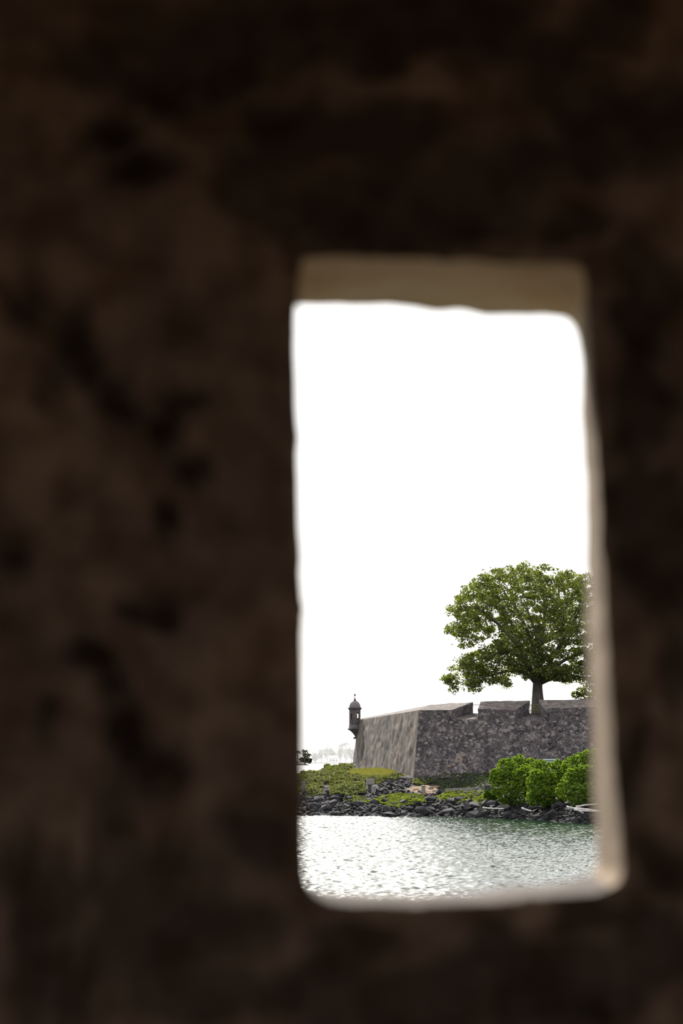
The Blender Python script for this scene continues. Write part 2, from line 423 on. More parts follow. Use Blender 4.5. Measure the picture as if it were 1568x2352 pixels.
# pits and mould stains, plus blots painting shade over the top, right and bottom
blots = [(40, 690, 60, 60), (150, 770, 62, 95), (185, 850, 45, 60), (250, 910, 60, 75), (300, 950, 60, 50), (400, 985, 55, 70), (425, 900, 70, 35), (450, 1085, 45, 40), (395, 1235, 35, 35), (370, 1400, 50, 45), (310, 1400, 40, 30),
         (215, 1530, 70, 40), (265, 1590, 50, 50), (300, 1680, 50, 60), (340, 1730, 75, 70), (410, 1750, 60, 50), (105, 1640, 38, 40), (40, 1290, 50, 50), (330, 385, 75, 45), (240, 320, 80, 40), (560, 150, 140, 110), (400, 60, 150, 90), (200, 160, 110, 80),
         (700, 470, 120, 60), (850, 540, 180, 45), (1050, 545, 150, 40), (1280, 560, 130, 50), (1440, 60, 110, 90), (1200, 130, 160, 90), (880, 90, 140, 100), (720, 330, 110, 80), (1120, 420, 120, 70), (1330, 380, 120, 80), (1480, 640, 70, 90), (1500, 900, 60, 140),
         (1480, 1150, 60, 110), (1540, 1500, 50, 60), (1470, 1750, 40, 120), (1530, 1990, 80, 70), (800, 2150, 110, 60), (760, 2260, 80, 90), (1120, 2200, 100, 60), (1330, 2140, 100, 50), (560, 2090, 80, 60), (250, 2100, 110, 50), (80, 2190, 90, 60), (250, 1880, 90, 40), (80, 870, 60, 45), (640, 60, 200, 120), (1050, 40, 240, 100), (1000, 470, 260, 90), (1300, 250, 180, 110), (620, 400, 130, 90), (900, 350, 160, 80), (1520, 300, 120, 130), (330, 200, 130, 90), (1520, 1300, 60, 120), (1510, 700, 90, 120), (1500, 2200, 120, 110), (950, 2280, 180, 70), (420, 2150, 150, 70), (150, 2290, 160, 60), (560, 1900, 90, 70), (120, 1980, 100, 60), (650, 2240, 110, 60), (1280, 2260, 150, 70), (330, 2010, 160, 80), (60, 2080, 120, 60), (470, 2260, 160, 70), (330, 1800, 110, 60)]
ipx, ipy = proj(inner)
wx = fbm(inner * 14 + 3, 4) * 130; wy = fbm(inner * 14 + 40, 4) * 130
stain_shade = np.zeros(len(inner))
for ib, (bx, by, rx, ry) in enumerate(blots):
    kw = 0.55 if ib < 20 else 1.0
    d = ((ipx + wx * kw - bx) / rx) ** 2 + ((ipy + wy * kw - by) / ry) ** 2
    stain_shade = np.maximum(stain_shade, np.clip(1.15 - 0.8 * d, 0, 1.0 if ib < 20 else 0.72))
stain_shade = np.clip(stain_shade + 0.22 * np.clip(fbm(inner * 9 + 9, 3) * 2, 0, 1), 0, 1)
inner[:, 1] += stain_shade * 0.012 * fade
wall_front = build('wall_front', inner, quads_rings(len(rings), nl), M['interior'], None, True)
at = wall_front.data.attributes.new('stain_shade', 'FLOAT', 'POINT'); at.data.foreach_set('value', stain_shade.astype(np.float32))
tag(wall_front, 'dark masonry wall around the tall rectangular loophole', 'wall', kind='structure')
# reveal: from the inner arris to the outer arris
rv = []
for s in np.linspace(0, 1, 14):
    L = LN + np.array([0, er, 0]) + (LF - LN - np.array([0, er, 0])) * s
    rv.append(L)
rv = np.vstack(rv)
kk = fbm(rv * np.array([45, 20, 45]), 4) * 0.004
rv += np.tile(outN, (14, 1)) * kk[:, None]
for nm, k0, k1, mt, lb in (('lintel', -2, 56, 'reveal', 'warm tan plastered underside of the lintel'), ('jamb', 56, 117, 'reveal_jamb', 'pale tan plastered right jamb'), ('sill', 117, 165, 'reveal_sill', 'grey sill'), ('jamb', 165, 238, 'reveal_jamb', 'hidden left jamb')):
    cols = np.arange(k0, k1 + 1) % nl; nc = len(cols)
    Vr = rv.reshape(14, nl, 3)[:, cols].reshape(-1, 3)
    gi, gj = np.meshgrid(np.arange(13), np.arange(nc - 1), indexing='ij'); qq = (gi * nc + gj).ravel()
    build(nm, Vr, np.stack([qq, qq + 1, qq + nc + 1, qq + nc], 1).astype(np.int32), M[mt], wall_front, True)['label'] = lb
of = np.vstack([rv[-nl:], RF]); of[nl:, 1] = YF
build('outer_face', of, quads_rings(2, nl)[:, ::-1].copy(), M['fort'], wall_front)
def slab(name, boxes, label):
    m = MB()
    for b_ in boxes: m.box(*b_)
    o = m.build(name, M['interior']); tag(o, label, 'wall', kind='structure'); return o
YB = -1.5
slab('wall_left', [(-RX - 0.3, -RX, YB - 0.3, YF, ZF, ZC)], 'dark masonry wall on the left of the sentry room')
slab('wall_right', [(RX, RX + 0.3, YB - 0.3, YF, ZF, ZC)], 'dark masonry wall on the right of the sentry room')
slab('wall_back', [(-RX, -0.85, YB - 0.3, YB, ZF, ZC), (0.75, RX, YB - 0.3, YB, ZF, ZC), (-0.85, 0.75, YB - 0.3, YB, ZF + 2.3, ZC)], 'dark masonry wall with the widened unseen doorway behind the viewer')  # unseen doorway, widened to let more sky light into the room
slab('ceiling', [(-RX - 0.4, RX + 0.4, YB - 0.4, YF + 0.1, ZC, ZC + 0.35)], 'dark masonry vault slab over the sentry room')
slab('floor', [(-RX - 0.3, RX + 0.3, YB - 0.3, YF, ZF - 0.3, ZF)], 'dark stone floor of the sentry room')
m = MB(); m.box(-14, 14, -40, YF + 0.1, -3, ZF - 0.3); m.box(-14, 14, -40, YB - 0.3, ZF - 0.3, ZF - 0.04)
tag(m.build('ground', M['earth']), 'earth terrace and sea wall that carry the sentry room', 'terrace', kind='structure')

# ------------------------------------------------------------------ the bay
def wave_patch(Nn, L, kmin, kmax, p, seed, stretch=1.0):
    r = np.random.default_rng(seed)
    k = np.fft.fftfreq(Nn, L / Nn) * 2 * np.pi
    kx, ky = np.meshgrid(k, k, indexing='ij'); kk_ = np.sqrt((kx * stretch) ** 2 + ky ** 2) + 1e-6
    A = kk_ ** (-p) * ((kk_ > kmin) & (kk_ < kmax)) * np.exp(-(kk_ / kmax) ** 2)
    h = np.fft.ifft2(A * np.exp(2j * np.pi * r.random((Nn, Nn)))).real
    sy = np.gradient(h, L / Nn, axis=1); return h / sy.std()
def sample(h, L, x, y):
    n = h.shape[0]; u = (x / L * n) % n; v = (y / L * n) % n
    i = np.floor(u).astype(int); j = np.floor(v).astype(int); fu = u - i; fv = v - j
    i %= n; j %= n; i2 = (i + 1) % n; j2 = (j + 1) % n
    return (h[i, j] * (1 - fu) + h[i2, j] * fu) * (1 - fv) + (h[i, j2] * (1 - fu) + h[i2, j2] * fu) * fv
X0, X1, Y0, Y1 = -9.0, 32.0, 104.0, 282.0
gx = np.linspace(X0, X1, 370); gy = np.linspace(Y0, Y1, 1420)
GX, GY = np.meshgrid(gx, gy, indexing='ij')
h1 = wave_patch(1024, 37.0, 7.0, 24.0, 1.0, 3, 1.25); h2 = wave_patch(512, 23.0, 2.0, 9.0, 2.4, 5, 1.3)
ca, sa = math.cos(0.35), math.sin(0.35)
HW = 0.20 * sample(h1, 37.0, GX, GY) + 0.06 * sample(h2, 23.0, GX * ca + GY * sa, -GX * sa + GY * ca)
HW *= np.interp(GX, [3, 13], [1.0, 0.8])          # calmer in the lee of the bushes
edge = np.minimum.reduce([(GX - X0) / 1.5, (X1 - GX) / 1.5, (GY - Y0) / 2, (Y1 - GY) / 2]); HW *= np.clip(edge, 0, 1)
V = np.stack([GX, GY, HW], -1).reshape(-1, 3)
a, b_ = len(gx), len(gy); ii, jj = np.meshgrid(np.arange(a - 1), np.arange(b_ - 1), indexing='ij')
q = (ii * b_ + jj).ravel(); Q = np.stack([q, q + b_, q + b_ + 1, q + 1], 1)
B = 6000.0; n0 = len(V)
ext = np.array([(-B, -B, 0), (B, -B, 0), (B, B, 0), (-B, B, 0), (X0, Y0, 0), (X1, Y0, 0), (X1, Y1, 0), (X0, Y1, 0)])
V = np.vstack([V, ext]); e = lambda *t_: [n0 + k for k in t_]
Q = np.vstack([Q, np.array([e(0, 1, 5, 4), e(1, 2, 6, 5), e(2, 3, 7, 6), e(3, 0, 4, 7)])]).astype(np.int32)
water = build('water', V, Q, M['water'], None, True)
tag(water, 'rippled green bay water glittering below the rocky shore', 'water', kind='structure')

# ------------------------------------------------------------------ the headland
def Yat(py): return -CAMZ / math.tan(PITCH + math.atan((1176.0 - py) / F))
shore_px = [(-600, 1868), (300, 1871), (690, 1874), (800, 1875), (900, 1877), (1000, 1876), (1100, 1879), (1200, 1883), (1300, 1890), (1370, 1894), (1600, 1912), (2200, 1930)]
SX = np.array([P(px, py, Yat(py))[0] for px, py in shore_px]); SY = np.array([Yat(py) for px, py in shore_px])
def H(X, Y):
    X = np.asarray(X, float); Y = np.asarray(Y, float)
    s = Y - np.interp(X, SX, SY)
    z = np.interp(s, [-8, 0, 6, 13, 19, 25, 40, 55, 120], [-2.6, -0.25, 1.1, 2.4, 3.4, 4.3, 4.9, 5.2, 5.3])
    z = np.minimum(z, np.interp(X, [2, 10], [5.2, 4.35]))
    yend = np.interp(X, [-34, -8, -3, 1, 4, 8], [266, 308, 322, 352, 390, 460])
    z = np.minimum(z, (yend - Y) * 0.45)
    return np.maximum(z, -3) 
def Hn(X, Y):
    p = np.stack([np.asarray(X, float), np.asarray(Y, float), np.zeros_like(np.asarray(X, float))], -1)
    return H(X, Y) + 0.15 * fbm(p * 0.5, 3)
def ground_hit(px, py):
    for Y in np.arange(225, 420, 0.1):
        p = P(px, py, Y)
        if p[2] <= float(H(p[0], Y)): return p
    return P(px, py, 300)
gx = np.linspace(-45, 75, 160); gy = np.linspace(225, 345, 170)
GX, GY = np.meshgrid(gx, gy, indexing='ij')
V = np.stack([GX, GY, Hn(GX, GY)], -1).reshape(-1, 3)
a, b_ = len(gx), len(gy); ii, jj = np.meshgrid(np.arange(a - 1), np.arange(b_ - 1), indexing='ij')
q = (ii * b_ + jj).ravel(); Q = np.stack([q, q + b_, q + b_ + 1, q + 1], 1).astype(np.int32)
tag(build('terrain', V, Q, M['bank'], None, True), 'dark soil bank rising from the water to the fort wall', 'bank', kind='structure')
def scatter(poly, n, yr=(225, 345), xr=(-30, 45), lift=0.0, r=rng):
    X = r.uniform(*xr, n); Y = r.uniform(*yr, n); Z = Hn(X, Y) + lift
    p = np.stack([X, Y, Z], 1); px, py = proj(p)
    return p[inpoly(px, py, poly)]
def patch(name, poly, mat, label, cat, lift=0.06, step=0.45):
    """a ground cover sheet that follows the bank"""
    xs = np.arange(-30, 45, step); ys = np.arange(240, 340, step * 1.5)
    A, Bq = np.meshgrid(xs, ys, indexing='ij'); Z = Hn(A, Bq) + lift
    px, py = proj(np.stack([A, Bq, Z], -1)); ins = inpoly(px, py, poly)
    idx = -np.ones(A.shape, int); V = []; Fc = []
    cells = ins[:-1, :-1] & ins[1:, :-1] & ins[1:, 1:] & ins[:-1, 1:]
    for i, j in zip(*np.nonzero(cells)):
        f = []
        for di, dj in ((0, 0), (1, 0), (1, 1), (0, 1)):
            if idx[i + di, j + dj] < 0:
                idx[i + di, j + dj] = len(V); V.append((A[i + di, j + dj], Bq[i + di, j + dj], Z[i + di, j + dj]))
            f.append(int(idx[i + di, j + dj]))
        Fc.append(tuple(f))
    o = build(name, V, Fc, mat, None, True); tag(o, label, cat, kind='structure'); return o
lawn_poly = [(776, 1776), (792, 1767), (840, 1765), (895, 1764), (908, 1772), (920, 1783), (850, 1783), (800, 1781)]
patch('lawn', lawn_poly, M['lawn'], 'sunlit strip of mown grass at the foot of the bastion', 'lawn', 0.22)
pts = scatter(lawn_poly, 60000, (290, 340), (-4, 9), 0.25)
D = np.stack([rng.normal(0, .35, len(pts)), rng.normal(0, .35, len(pts)), np.ones(len(pts))], 1)
V, Q = leaf_mesh(pts, D, rng.uniform(.16, .34, len(pts)), 0.25, 0.1)
tag(build('grass', V, Q, M['grass']), 'yellow green grass blades on the sunlit strip below the bastion', 'grass', kind='stuff')
path_poly = [(930, 1812), (945, 1806), (975, 1803), (1010, 1804), (1006, 1822), (985, 1827), (955, 1826)]
patch('footpath', path_poly, M['earth'], 'patch of bare orange brown earth around a concrete post', 'path', 0.16, 0.3)

# ------------------------------------------------------------------ the bastion
YB_, YG = 300.0, 350.0
bast = empty('bastion', P(960, 1782, 298), 'weathered stone fort bastion with sloping parapet and two gun embrasures', 'fort')
def grid_face(TL, TR, BR, BL, nu, nv, amp, seed, sag=0.0):
    TL, TR, BR, BL = map(np.array, (TL, TR, BR, BL))
    u, v = np.meshgrid(np.linspace(0, 1, nu), np.linspace(0, 1, nv), indexing='ij')
    u = u[..., None]; v = v[..., None]
    Pn = (TL * (1 - u) + TR * u) * (1 - v) + (BL * (1 - u) + BR * u) * v
    n = np.cross(TR - TL, BL - TL); n = n / np.linalg.norm(n)
    if n[1] > 0: n = -n
    e_ = np.clip(np.minimum(np.minimum(u, 1 - u), np.minimum(v, 1 - v)) * 12, 0, 1)
    Pn = Pn + n * (amp * fbm(Pn * 0.9 + seed, 4)[..., None]) * e_
    ii, jj = np.meshgrid(np.arange(nu - 1), np.arange(nv - 1), indexing='ij')
    q = (ii * nv + jj).ravel(); Q = np.stack([q, q + 1, q + nv + 1, q + nv], 1).astype(np.int32)
    return Pn.reshape(-1, 3), Q, n
# left, receding face
TLl, TRl, BRl, BLl = P(823, 1654, YG), P(962, 1631, YB_), P(949, 1800, 297.6), P(803, 1800, YG - 2.0)
V, Q, nL = grid_face(TLl, TRl, BRl, BLl, 60, 40, 0.22, 3.0)
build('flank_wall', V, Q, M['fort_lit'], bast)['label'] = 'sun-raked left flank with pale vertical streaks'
# right, front face
TLr, TRr, BRr, BLr = P(960.4, 1652, 299.7), P(1900, 1652, 291.0), P(1905, 1800, 288.6), P(949, 1800, 297.6)
V, Q, nR = grid_face(TLr, TRr, BRr, BLr, 110, 30, 0.28, 8.0)
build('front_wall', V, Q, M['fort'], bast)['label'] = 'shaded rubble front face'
def Yr(px): return 299.7 + (291.0 - 299.7) * (px - 962) / (1900 - 962)
# parapet pieces: sloping merlons between the embrasures
def merlon(name, fl, fr, bl, br, ft_l, ft_r, bt_l, bt_r, bot=1662):
    """front/back columns in px and their top rows"""
    yf, yb = Yr(fl), Yr(fl) + 5.0
    m = MB()
    fL, fR = Yr(fl), Yr(fr)
    b4 = [P(fl - (2.4 if fl < 1000 else 0), bot, fL), P(fr, bot, fR), P(br, bot, fR + 5), P(bl, bot, fL + 5)]
    t4 = [P(fl, ft_l, fL), P(fr, ft_r, fR), P(br, bt_r, fR + 5), P(bl, bt_l, fL + 5)]
    bm = bmesh.new()
    vs_ = [bm.verts.new(v) for v in b4 + t4]
    for f in [(3, 2, 1, 0), (4, 5, 6, 7), (0, 1, 5, 4), (1, 2, 6, 5), (2, 3, 7, 6), (3, 0, 4, 7)]:
        bm.faces.new([vs_[k] for k in f])
    bmesh.ops.subdivide_edges(bm, edges=bm.edges[:], cuts=9, use_grid_fill=True)
    co_ = np.array([v.co[:] for v in bm.verts]); d = fbm(co_ * 1.1, 3)
    d2 = fbm(co_ * 1.1 + 31, 3)
    for v, k1, k2 in zip(bm.verts, d, d2):
        v.co.z += 0.10 * k1; v.co.y += 0.12 * k2; v.co.x += 0.10 * k1
    V = [v.co[:] for v in bm.verts]; bm.verts.index_update(); Fc = [[v.index for v in f.verts] for f in bm.faces]; bm.free()
    o = build(name, V, Fc, M['fort'], bast); o.data.materials.append(M['coping'])
    for p_ in o.data.polygons:
        if p_.normal.z > 0.55: p_.material_index = 1
    return o
# front(l,r) back(l,r) rows: front-left, front-right, back-left, back-right
merlon('merlon', 962, 1035, 992, 1086, 1631, 1631, 1618, 1613)
merlon('merlon', 1097, 1183, 1104, 1217, 1628, 1631, 1611, 1609)
merlon('merlon', 1247, 1900, 1237, 1880, 1627, 1612, 1608, 1596)
# coping along the receding flank
m = MB()
A0, A1 = P(823, 1654, YG), P(962, 1631, YB_)
B0, B1 = P(833, 1649.5, YG + 1.0), P(992, 1618, YB_ + 5)
lo = lambda p, d: (p[0], p[1], p[2] - d)
m.hexa([lo(A0, 1.5), lo(A1, 1.5), lo(B1, 1.5), lo(B0, 1.5)], [A0, A1, B1, B0])
o = m.build('flank_coping', M['coping'], bast)
# embrasure floors, terreplein behind the parapet
m = MB()
c = [P(1000, 1653, Yr(1000)), P(1120, 1653, Yr(1120)), P(1115, 1638, Yr(1100) + 5.5), P(1010, 1638, Yr(1030) + 5.5)]
m.hexa([lo(k, 1.0) for k in c], c); m.build('embrasure_floor', M['coping'], bast)
m = MB()
c = [P(1170, 1653, Yr(1170)), P(1262, 1653, Yr(1262)), P(1255, 1640, Yr(1240) + 5.5), P(1180, 1640, Yr(1200) + 5.5)]
m.hexa([lo(k, 1.0) for k in c], c); m.build('embrasure_floor', M['fort'], bast)
ZT = zat(1640, 305)
m = MB(); c = [(P(970, 1640, 304.5)[0], 304.5, ZT), (60, 297, ZT), (60, 380, ZT), (6, 380, ZT)]
m.hexa([lo(k, 9) for k in c], c); m.build('terreplein', M['bank'], bast)
# body behind the flank so that the mass is solid
m = MB(); zt2 = zat(1662, 300)
c = [P(962, 1662, 301), (14, 306, zt2), (10, 345, zt2), P(835, 1668, YG + 1.5)]
m.hexa([(k[0], k[1], 3.0) for k in c], c); m.build('core', M['fort'], bast)

# field stones and patches standing proud of the front face
def stone_mesh(name, seed, mat):
    r = np.random.default_rng(seed); n = 11
    a = np.sort(r.uniform(0, 2 * np.pi, n) * 0.06 + np.linspace(0, 2 * np.pi, n, endpoint=False) * 1.0)
    rad = 1 + 0.13 * np.sin(a * 2 + r.uniform(0, 6)) + 0.12 * np.sin(a * 3 + r.uniform(0, 6)) + r.uniform(-.06, .06, n)
    V = [];
    for s_, zz in ((1.0, -0.35), (0.94, 0.08), (0.6, 0.17)):
        for k in range(n): V.append((math.cos(a[k]) * rad[k] * s_, math.sin(a[k]) * rad[k] * s_, zz))
    Fc = []
    for j in range(2):
        for k in range(n): Fc.append((j * n + k, j * n + (k + 1) % n, (j + 1) * n + (k + 1) % n, (j + 1) * n + k))
    Fc.append(tuple(range(2 * n, 3 * n)))
    return mesh_data(name, V, Fc, mat)
SM = {k: [stone_mesh('stone', 100 + 7 * i + j, M[k]) for i in range(5)] for j, k in enumerate(('stone_light', 'stone_tan', 'stone_dark'))}
def face_point(px, py):
    # intersect the pixel ray with the front face plane
    o_ = np.array([0, 0, CAMZ]); d = np.array(P(px, py, 1.0)) - o_
    t_ = np.dot(np.array(TLr) - o_, nR) / np.dot(d, nR); return o_ + d * t_
uax = np.array(TRr) - np.array(TLr); uax /= np.linalg.norm(uax); vax = np.cross(nR, uax)
def put_stone(px, py, w_, h_, kind, rot, parent=bast, name='stone'):
    p = face_point(px, py); o = bpy.data.objects.new(name, random.choice(SM[kind])); COL.objects.link(o)
    R = Matrix((uax, vax, nR)).transposed().to_4x4() @ Matrix.Rotation(rot, 4, 'Z') @ Matrix.Diagonal((w_, h_, 0.28, 1))
    R.translation = Vector(p) + Vector(nR) * 0.015 - rootloc(parent)
    o.parent = parent; o.matrix_basis = R
    return o
for (px, py, w_, h_) in [(1054, 1743, 0.52, 0.48), (1062, 1733, 0.40, 0.30), (1048, 1748, 0.3, 0.25), (1084, 1739, .32, .3), (1099, 1727, .28, .28), (1090, 1727, .25, .25), (1046, 1765, .22, .3), (1060, 1772, .22, .36), (1127, 1681, .5, .26), (1172, 1671, .5, .26), (1158, 1679, .4, .28), (1295, 1640, .3, .28), (1289, 1710, .34, .22), (1255, 1687, .42, .36), (1120, 1633, .4, .3), (1162, 1719, .5, .2), (1320, 1672, .3, .22), (1084, 1686, .3, .26), (1128, 1713, .3, .26), (1176, 1646, .36, .34)]:
    put_stone(px, py, w_, h_, 'stone_tan' if px in (1054, 1062, 1048) else 'stone_light', random.uniform(-.5, .5))
placed = []
tries = 0
while len(placed) < 265 and tries < 8000:
    tries += 1
    px = random.uniform(968, 1400); py = random.uniform(1657, 1784)
    if px > 1125 and py > 1752: continue
    dens = 0.35 + 0.65 * min(1, max(0, (px - 1000) / 80))
    if random.random() > dens: continue
    if any((px - a_) ** 2 + ((py - b_) * 1.3) ** 2 < 60 for a_, b_ in placed): continue
    placed.append((px, py))
    kd = random.choices(('stone_light', 'stone_tan', 'stone_dark'), (0.5, 0.1, 0.4))[0]
    s_ = random.uniform(0.11, 0.25) * (1.0 if px > 1000 else 0.8)
    put_stone(px, py, s_ * random.uniform(0.9, 1.5), s_ * random.uniform(0.6, 1.0), kd, random.uniform(-.6, .6))

# ------------------------------------------------------------------ the sentry box on the bastion's corner
YS = YG - 0.3
pm = F / YS
gx0 = P(814.7, 1640, YS)
sb = empty('sentry_box', P(814.7, 1690, YS), 'domed round stone sentry box on the tip of the bastion', 'sentry box')
def prof(l): return [(r / pm, zat(y, YS)) for r, y in l]
cxy = (gx0[0], YS)
m = MB(); m.lathe((cxy[0] + 0.12, cxy[1]), prof([(1.2, 1694), (2.2, 1691), (4.5, 1687.5), (8.0, 1683), (10.5, 1680.5), (13, 1679), (15.0, 1676.5)]), 36)
m.build('corbel', M['sentry'], sb, True)
m = MB(); m.lathe(cxy, prof([(14.5, 1677), (16.6, 1675.3), (16.6, 1673.6), (13.8, 1671.5)]), 40); m.build('base_moulding', M['sentry'], sb)
m = MB(); m.lathe(cxy, prof([(13.6, 1671.8), (13.9, 1670.5), (13.5, 1666.8), (13.9, 1666.3), (13.6, 1664.9)]), 40); m.build('base_ring', M['dome'], sb)
# drum with real window slots
n = 72; rows = [1665.5, 1656, 1653, 1649, 1646, 1639, 1636.5, 1633.5, 1630.0]
Ro, Ri = 13.1 / pm, 10.9 / pm
gone = set()
def ang(k): return -math.pi / 2 + 2 * math.pi * k / n
for k in range(n):
    aa = ang(k + 0.5); x = math.cos(aa) * 13.1; front = math.sin(aa) < 0
    if front and 5.6 < x < 9.2:
        for j in (2, 3, 4, 5): gone.add((k, j))
    if (not front) and 5.2 < x < 9.0:
        for j in (3, 4): gone.add((k, j))
    if front and -9.6 < x < -6.6:
        for j in (2, 3, 4): gone.add((k, j))
V = []; Fc = []
for rr in (Ro, Ri):
    for y in rows:
        for k in range(n): V.append((cxy[0] + rr * math.cos(ang(k)), cxy[1] + rr * math.sin(ang(k)), zat(y, YS)))
nv_ = len(rows) * n
I = lambda s_, j, k: s_ * nv_ + j * n + k % n
for j in range(len(rows) - 1):
    for k in range(n):
        if (k, j) in gone:
            for (k2, j2, e0, e1) in ((k - 1, j, (j, k), (j + 1, k)), (k + 1, j, (j, k + 1), (j + 1, k + 1)), (k, j - 1, (j, k), (j, k + 1)), (k, j + 1, (j + 1, k), (j + 1, k + 1))):
                if (k2 % n, j2) not in gone:
                    Fc.append((I(0, *e0), I(0, *e1), I(1, *e1), I(1, *e0)))
        else:
            Fc.append((I(0, j, k), I(0, j, k + 1), I(0, j + 1, k + 1), I(0, j + 1, k)))
            Fc.append((I(1, j, k), I(1, j + 1, k), I(1, j + 1, k + 1), I(1, j, k + 1)))
build('drum', V, Fc, M['sentry'], sb)
m = MB(); m.lathe(cxy, prof([(12.8, 1631.5), (13.8, 1630.5), (14.4, 1629), (15.9, 1627.6), (16.3, 1626.4), (15.8, 1625.4), (13.4, 1625)]), 40); m.build('cornice', M['sentry'], sb)
m = MB(); m.lathe(cxy, prof([(13.5, 1625.6), (13.2, 1623.5), (12.5, 1620.2), (11.2, 1616.8), (9.4, 1613.8), (7.0, 1611.6), (4.2, 1610.2), (2.5, 1609.7)]), 40); m.build('dome', M['dome'], sb, True)
m = MB(); m.lathe(cxy, prof([(3.3, 1610.3), (3.3, 1609), (2.3, 1606.5), (1.2, 1603.8), (0.55, 1601), (0.5, 1600.2), (1.1, 1599), (1.9, 1597), (2.1, 1595.6), (1.6, 1594.2), (0.6, 1593.3)]), 20); m.build('finial', M['sentry'], sb, True)
m = MB(); q_ = P(814.2, 1695, YS - 0.6); m.lathe((q_[0], q_[1]), [(0.10, q_[2] - 0.16), (0.2, q_[2] - 0.08), (0.2, q_[2] + 0.06), (0.1, q_[2] + 0.14)], 12); m.build('corbel_knob', M['sentry'], sb, True)

# rail and gate seen through the embrasures
m = MB(); m.tube([P(1070, 1619, 306.2), P(1110, 1619, 306.2)], 0.05, 6); m.tube([P(1074, 1619, 306.2), P(1074, 1642, 306.2)], 0.05, 6); m.tube([P(1107, 1619, 306.2), P(1107, 1642, 306.2)], 0.05, 6)
tag(m.build('handrail', M['iron']), 'thin dark rail crossing the narrow embrasure gap against the sky', 'railing')
fz = empty('fence_panel', P(1227, 1642, 303.4), 'small olive barred fence inside the embrasure below the tree trunk', 'fence')
for y in (1619, 1632):
    m = MB(); m.tube([P(1213, y, 303.4), P(1241, y, 303.4)], 0.05, 6); m.build('rail', M['fence'], fz)
for k in range(10):
    m = MB(); x = 1214.5 + k * 2.8; m.tube([P(x, 1619, 303.4), P(x, 1642, 303.4)], 0.035, 6); m.build('bar', M['fence'], fz)

# ------------------------------------------------------------------ the big tree behind the parapet
YT = 313.0
tree = empty('shade_tree', P(1235, 1640, YT), 'large spreading green tree rising behind the fort parapet', 'tree')
crown_poly = [(1040, 1592), (1024, 1570), (1018, 1557), (1034, 1535), (1050, 1517), (1085, 1500), (1112, 1486), (1140, 1466), (1150, 1456), (1128, 1456), (1105, 1468), (1080, 1488), (1062, 1488), (1058, 1470), (1042, 1448), (1030, 1455), (1030, 1440), (1045, 1428), (1034, 1412), (1026, 1400), (1045, 1385), (1056, 1365), (1062, 1350), (1085, 1335), (1110, 1322), (1130, 1312), (1160, 1303), (1200, 1300), (1235, 1306), (1265, 1312), (1300, 1320), (1335, 1325), (1370, 1335), (1400, 1360), (1425, 1400), (1435, 1450), (1425, 1500), (1420, 1540), (1390, 1560), (1350, 1570), (1310, 1565), (1270, 1565), (1245, 1562), (1222, 1560), (1205, 1552), (1185, 1545), (1165, 1542), (1170, 1560), (1172, 1576), (1150, 1572), (1130, 1568), (1108, 1572), (1100, 1592), (1085, 1590), (1070, 1578), (1050, 1578)]
def limb(pts, r0, r1, k=6):
    p = smooth_path([P(x, y, YT + d) for x, y, d in pts], k)
    rr = np.linspace(1, 0, len(p)) ** 1.2 * (r0 - r1) + r1
    return p, rr
tp = [P(1236, 1650, YT), P(1235.5, 1628, YT), P(1234.5, 1600, YT), P(1234, 1580, YT), P(1235, 1562, YT), P(1236, 1548, YT)]
tp = smooth_path(tp, 4)
tr_ = np.interp(np.linspace(0, 1, len(tp)), [0, .25, .45, .7, 0.9, 1], [1.0, 0.84, 0.70, 0.62, 0.82, 0.86])
m = MB(); m.tube(tp, tr_, 20)
V = np.array(m.V); aa = np.arctan2(V[:, 1] - YT, V[:, 0] - P(1235, 1600, YT)[0])
fl = np.clip((zat(1560, YT) - V[:, 2]) / 5.0, 0, 1)
V[:, 0] += np.cos(aa) * 0.07 * np.sin(aa * 5) * fl; V[:, 1] += np.sin(aa) * 0.07 * np.sin(aa * 5) * fl
build('trunk', V, m.F, M['bark'], tree, True)
limbs = [([(1231, 1570, 0), (1207, 1546, -1), (1168, 1541, -2), (1125, 1552, -3), (1070, 1562, -3)], .34),
         ([(1231, 1566, 0), (1200, 1500, 1), (1150, 1440, 1), (1100, 1400, 0), (1060, 1392, 0)], .36),
         ([(1234, 1562, 0), (1222, 1480, -1), (1192, 1410, -2), (1150, 1350, -2)], .36),
         ([(1237, 1562, 0), (1245, 1470, 2), (1250, 1390, 2), (1238, 1325, 1)], .38),
         ([(1240, 1562, 0), (1280, 1490, -1), (1320, 1420, -2), (1355, 1355, -1)], .36),
         ([(1241, 1566, 0), (1290, 1520, -2), (1340, 1500, -2), (1405, 1488, -1)], .32),
         ([(1236, 1562, 0), (1220, 1500, 4), (1180, 1440, 6), (1140, 1400, 6)], .32),
         ([(1238, 1562, 0), (1275, 1500, 5), (1330, 1440, 6)], .32),
         ([(1235, 1562, 0), (1238, 1500, -4), (1225, 1440, -6.5), (1210, 1400, -7)], .32),
         ([(1241, 1570, 0), (1290, 1552, -3), (1350, 1556, -4), (1400, 1545, -4)], .26),
         ([(1233, 1562, 0), (1180, 1500, -3), (1110, 1510, -4), (1060, 1530, -3)], .28)]
LP = []
for pts, r0 in limbs:
    p, rr = limb(pts, r0, 0.07); LP.append(p)
    m = MB(); m.tube(p, rr, 8); m.build('branch', M['bark'], tree, True)
LPa = np.vstack([p[2:] for p in LP])
r = np.random.default_rng(21)
ncl = 0; CL = []
xc, zc = P(1228, 1440, YT)[0], zat(1440, YT)
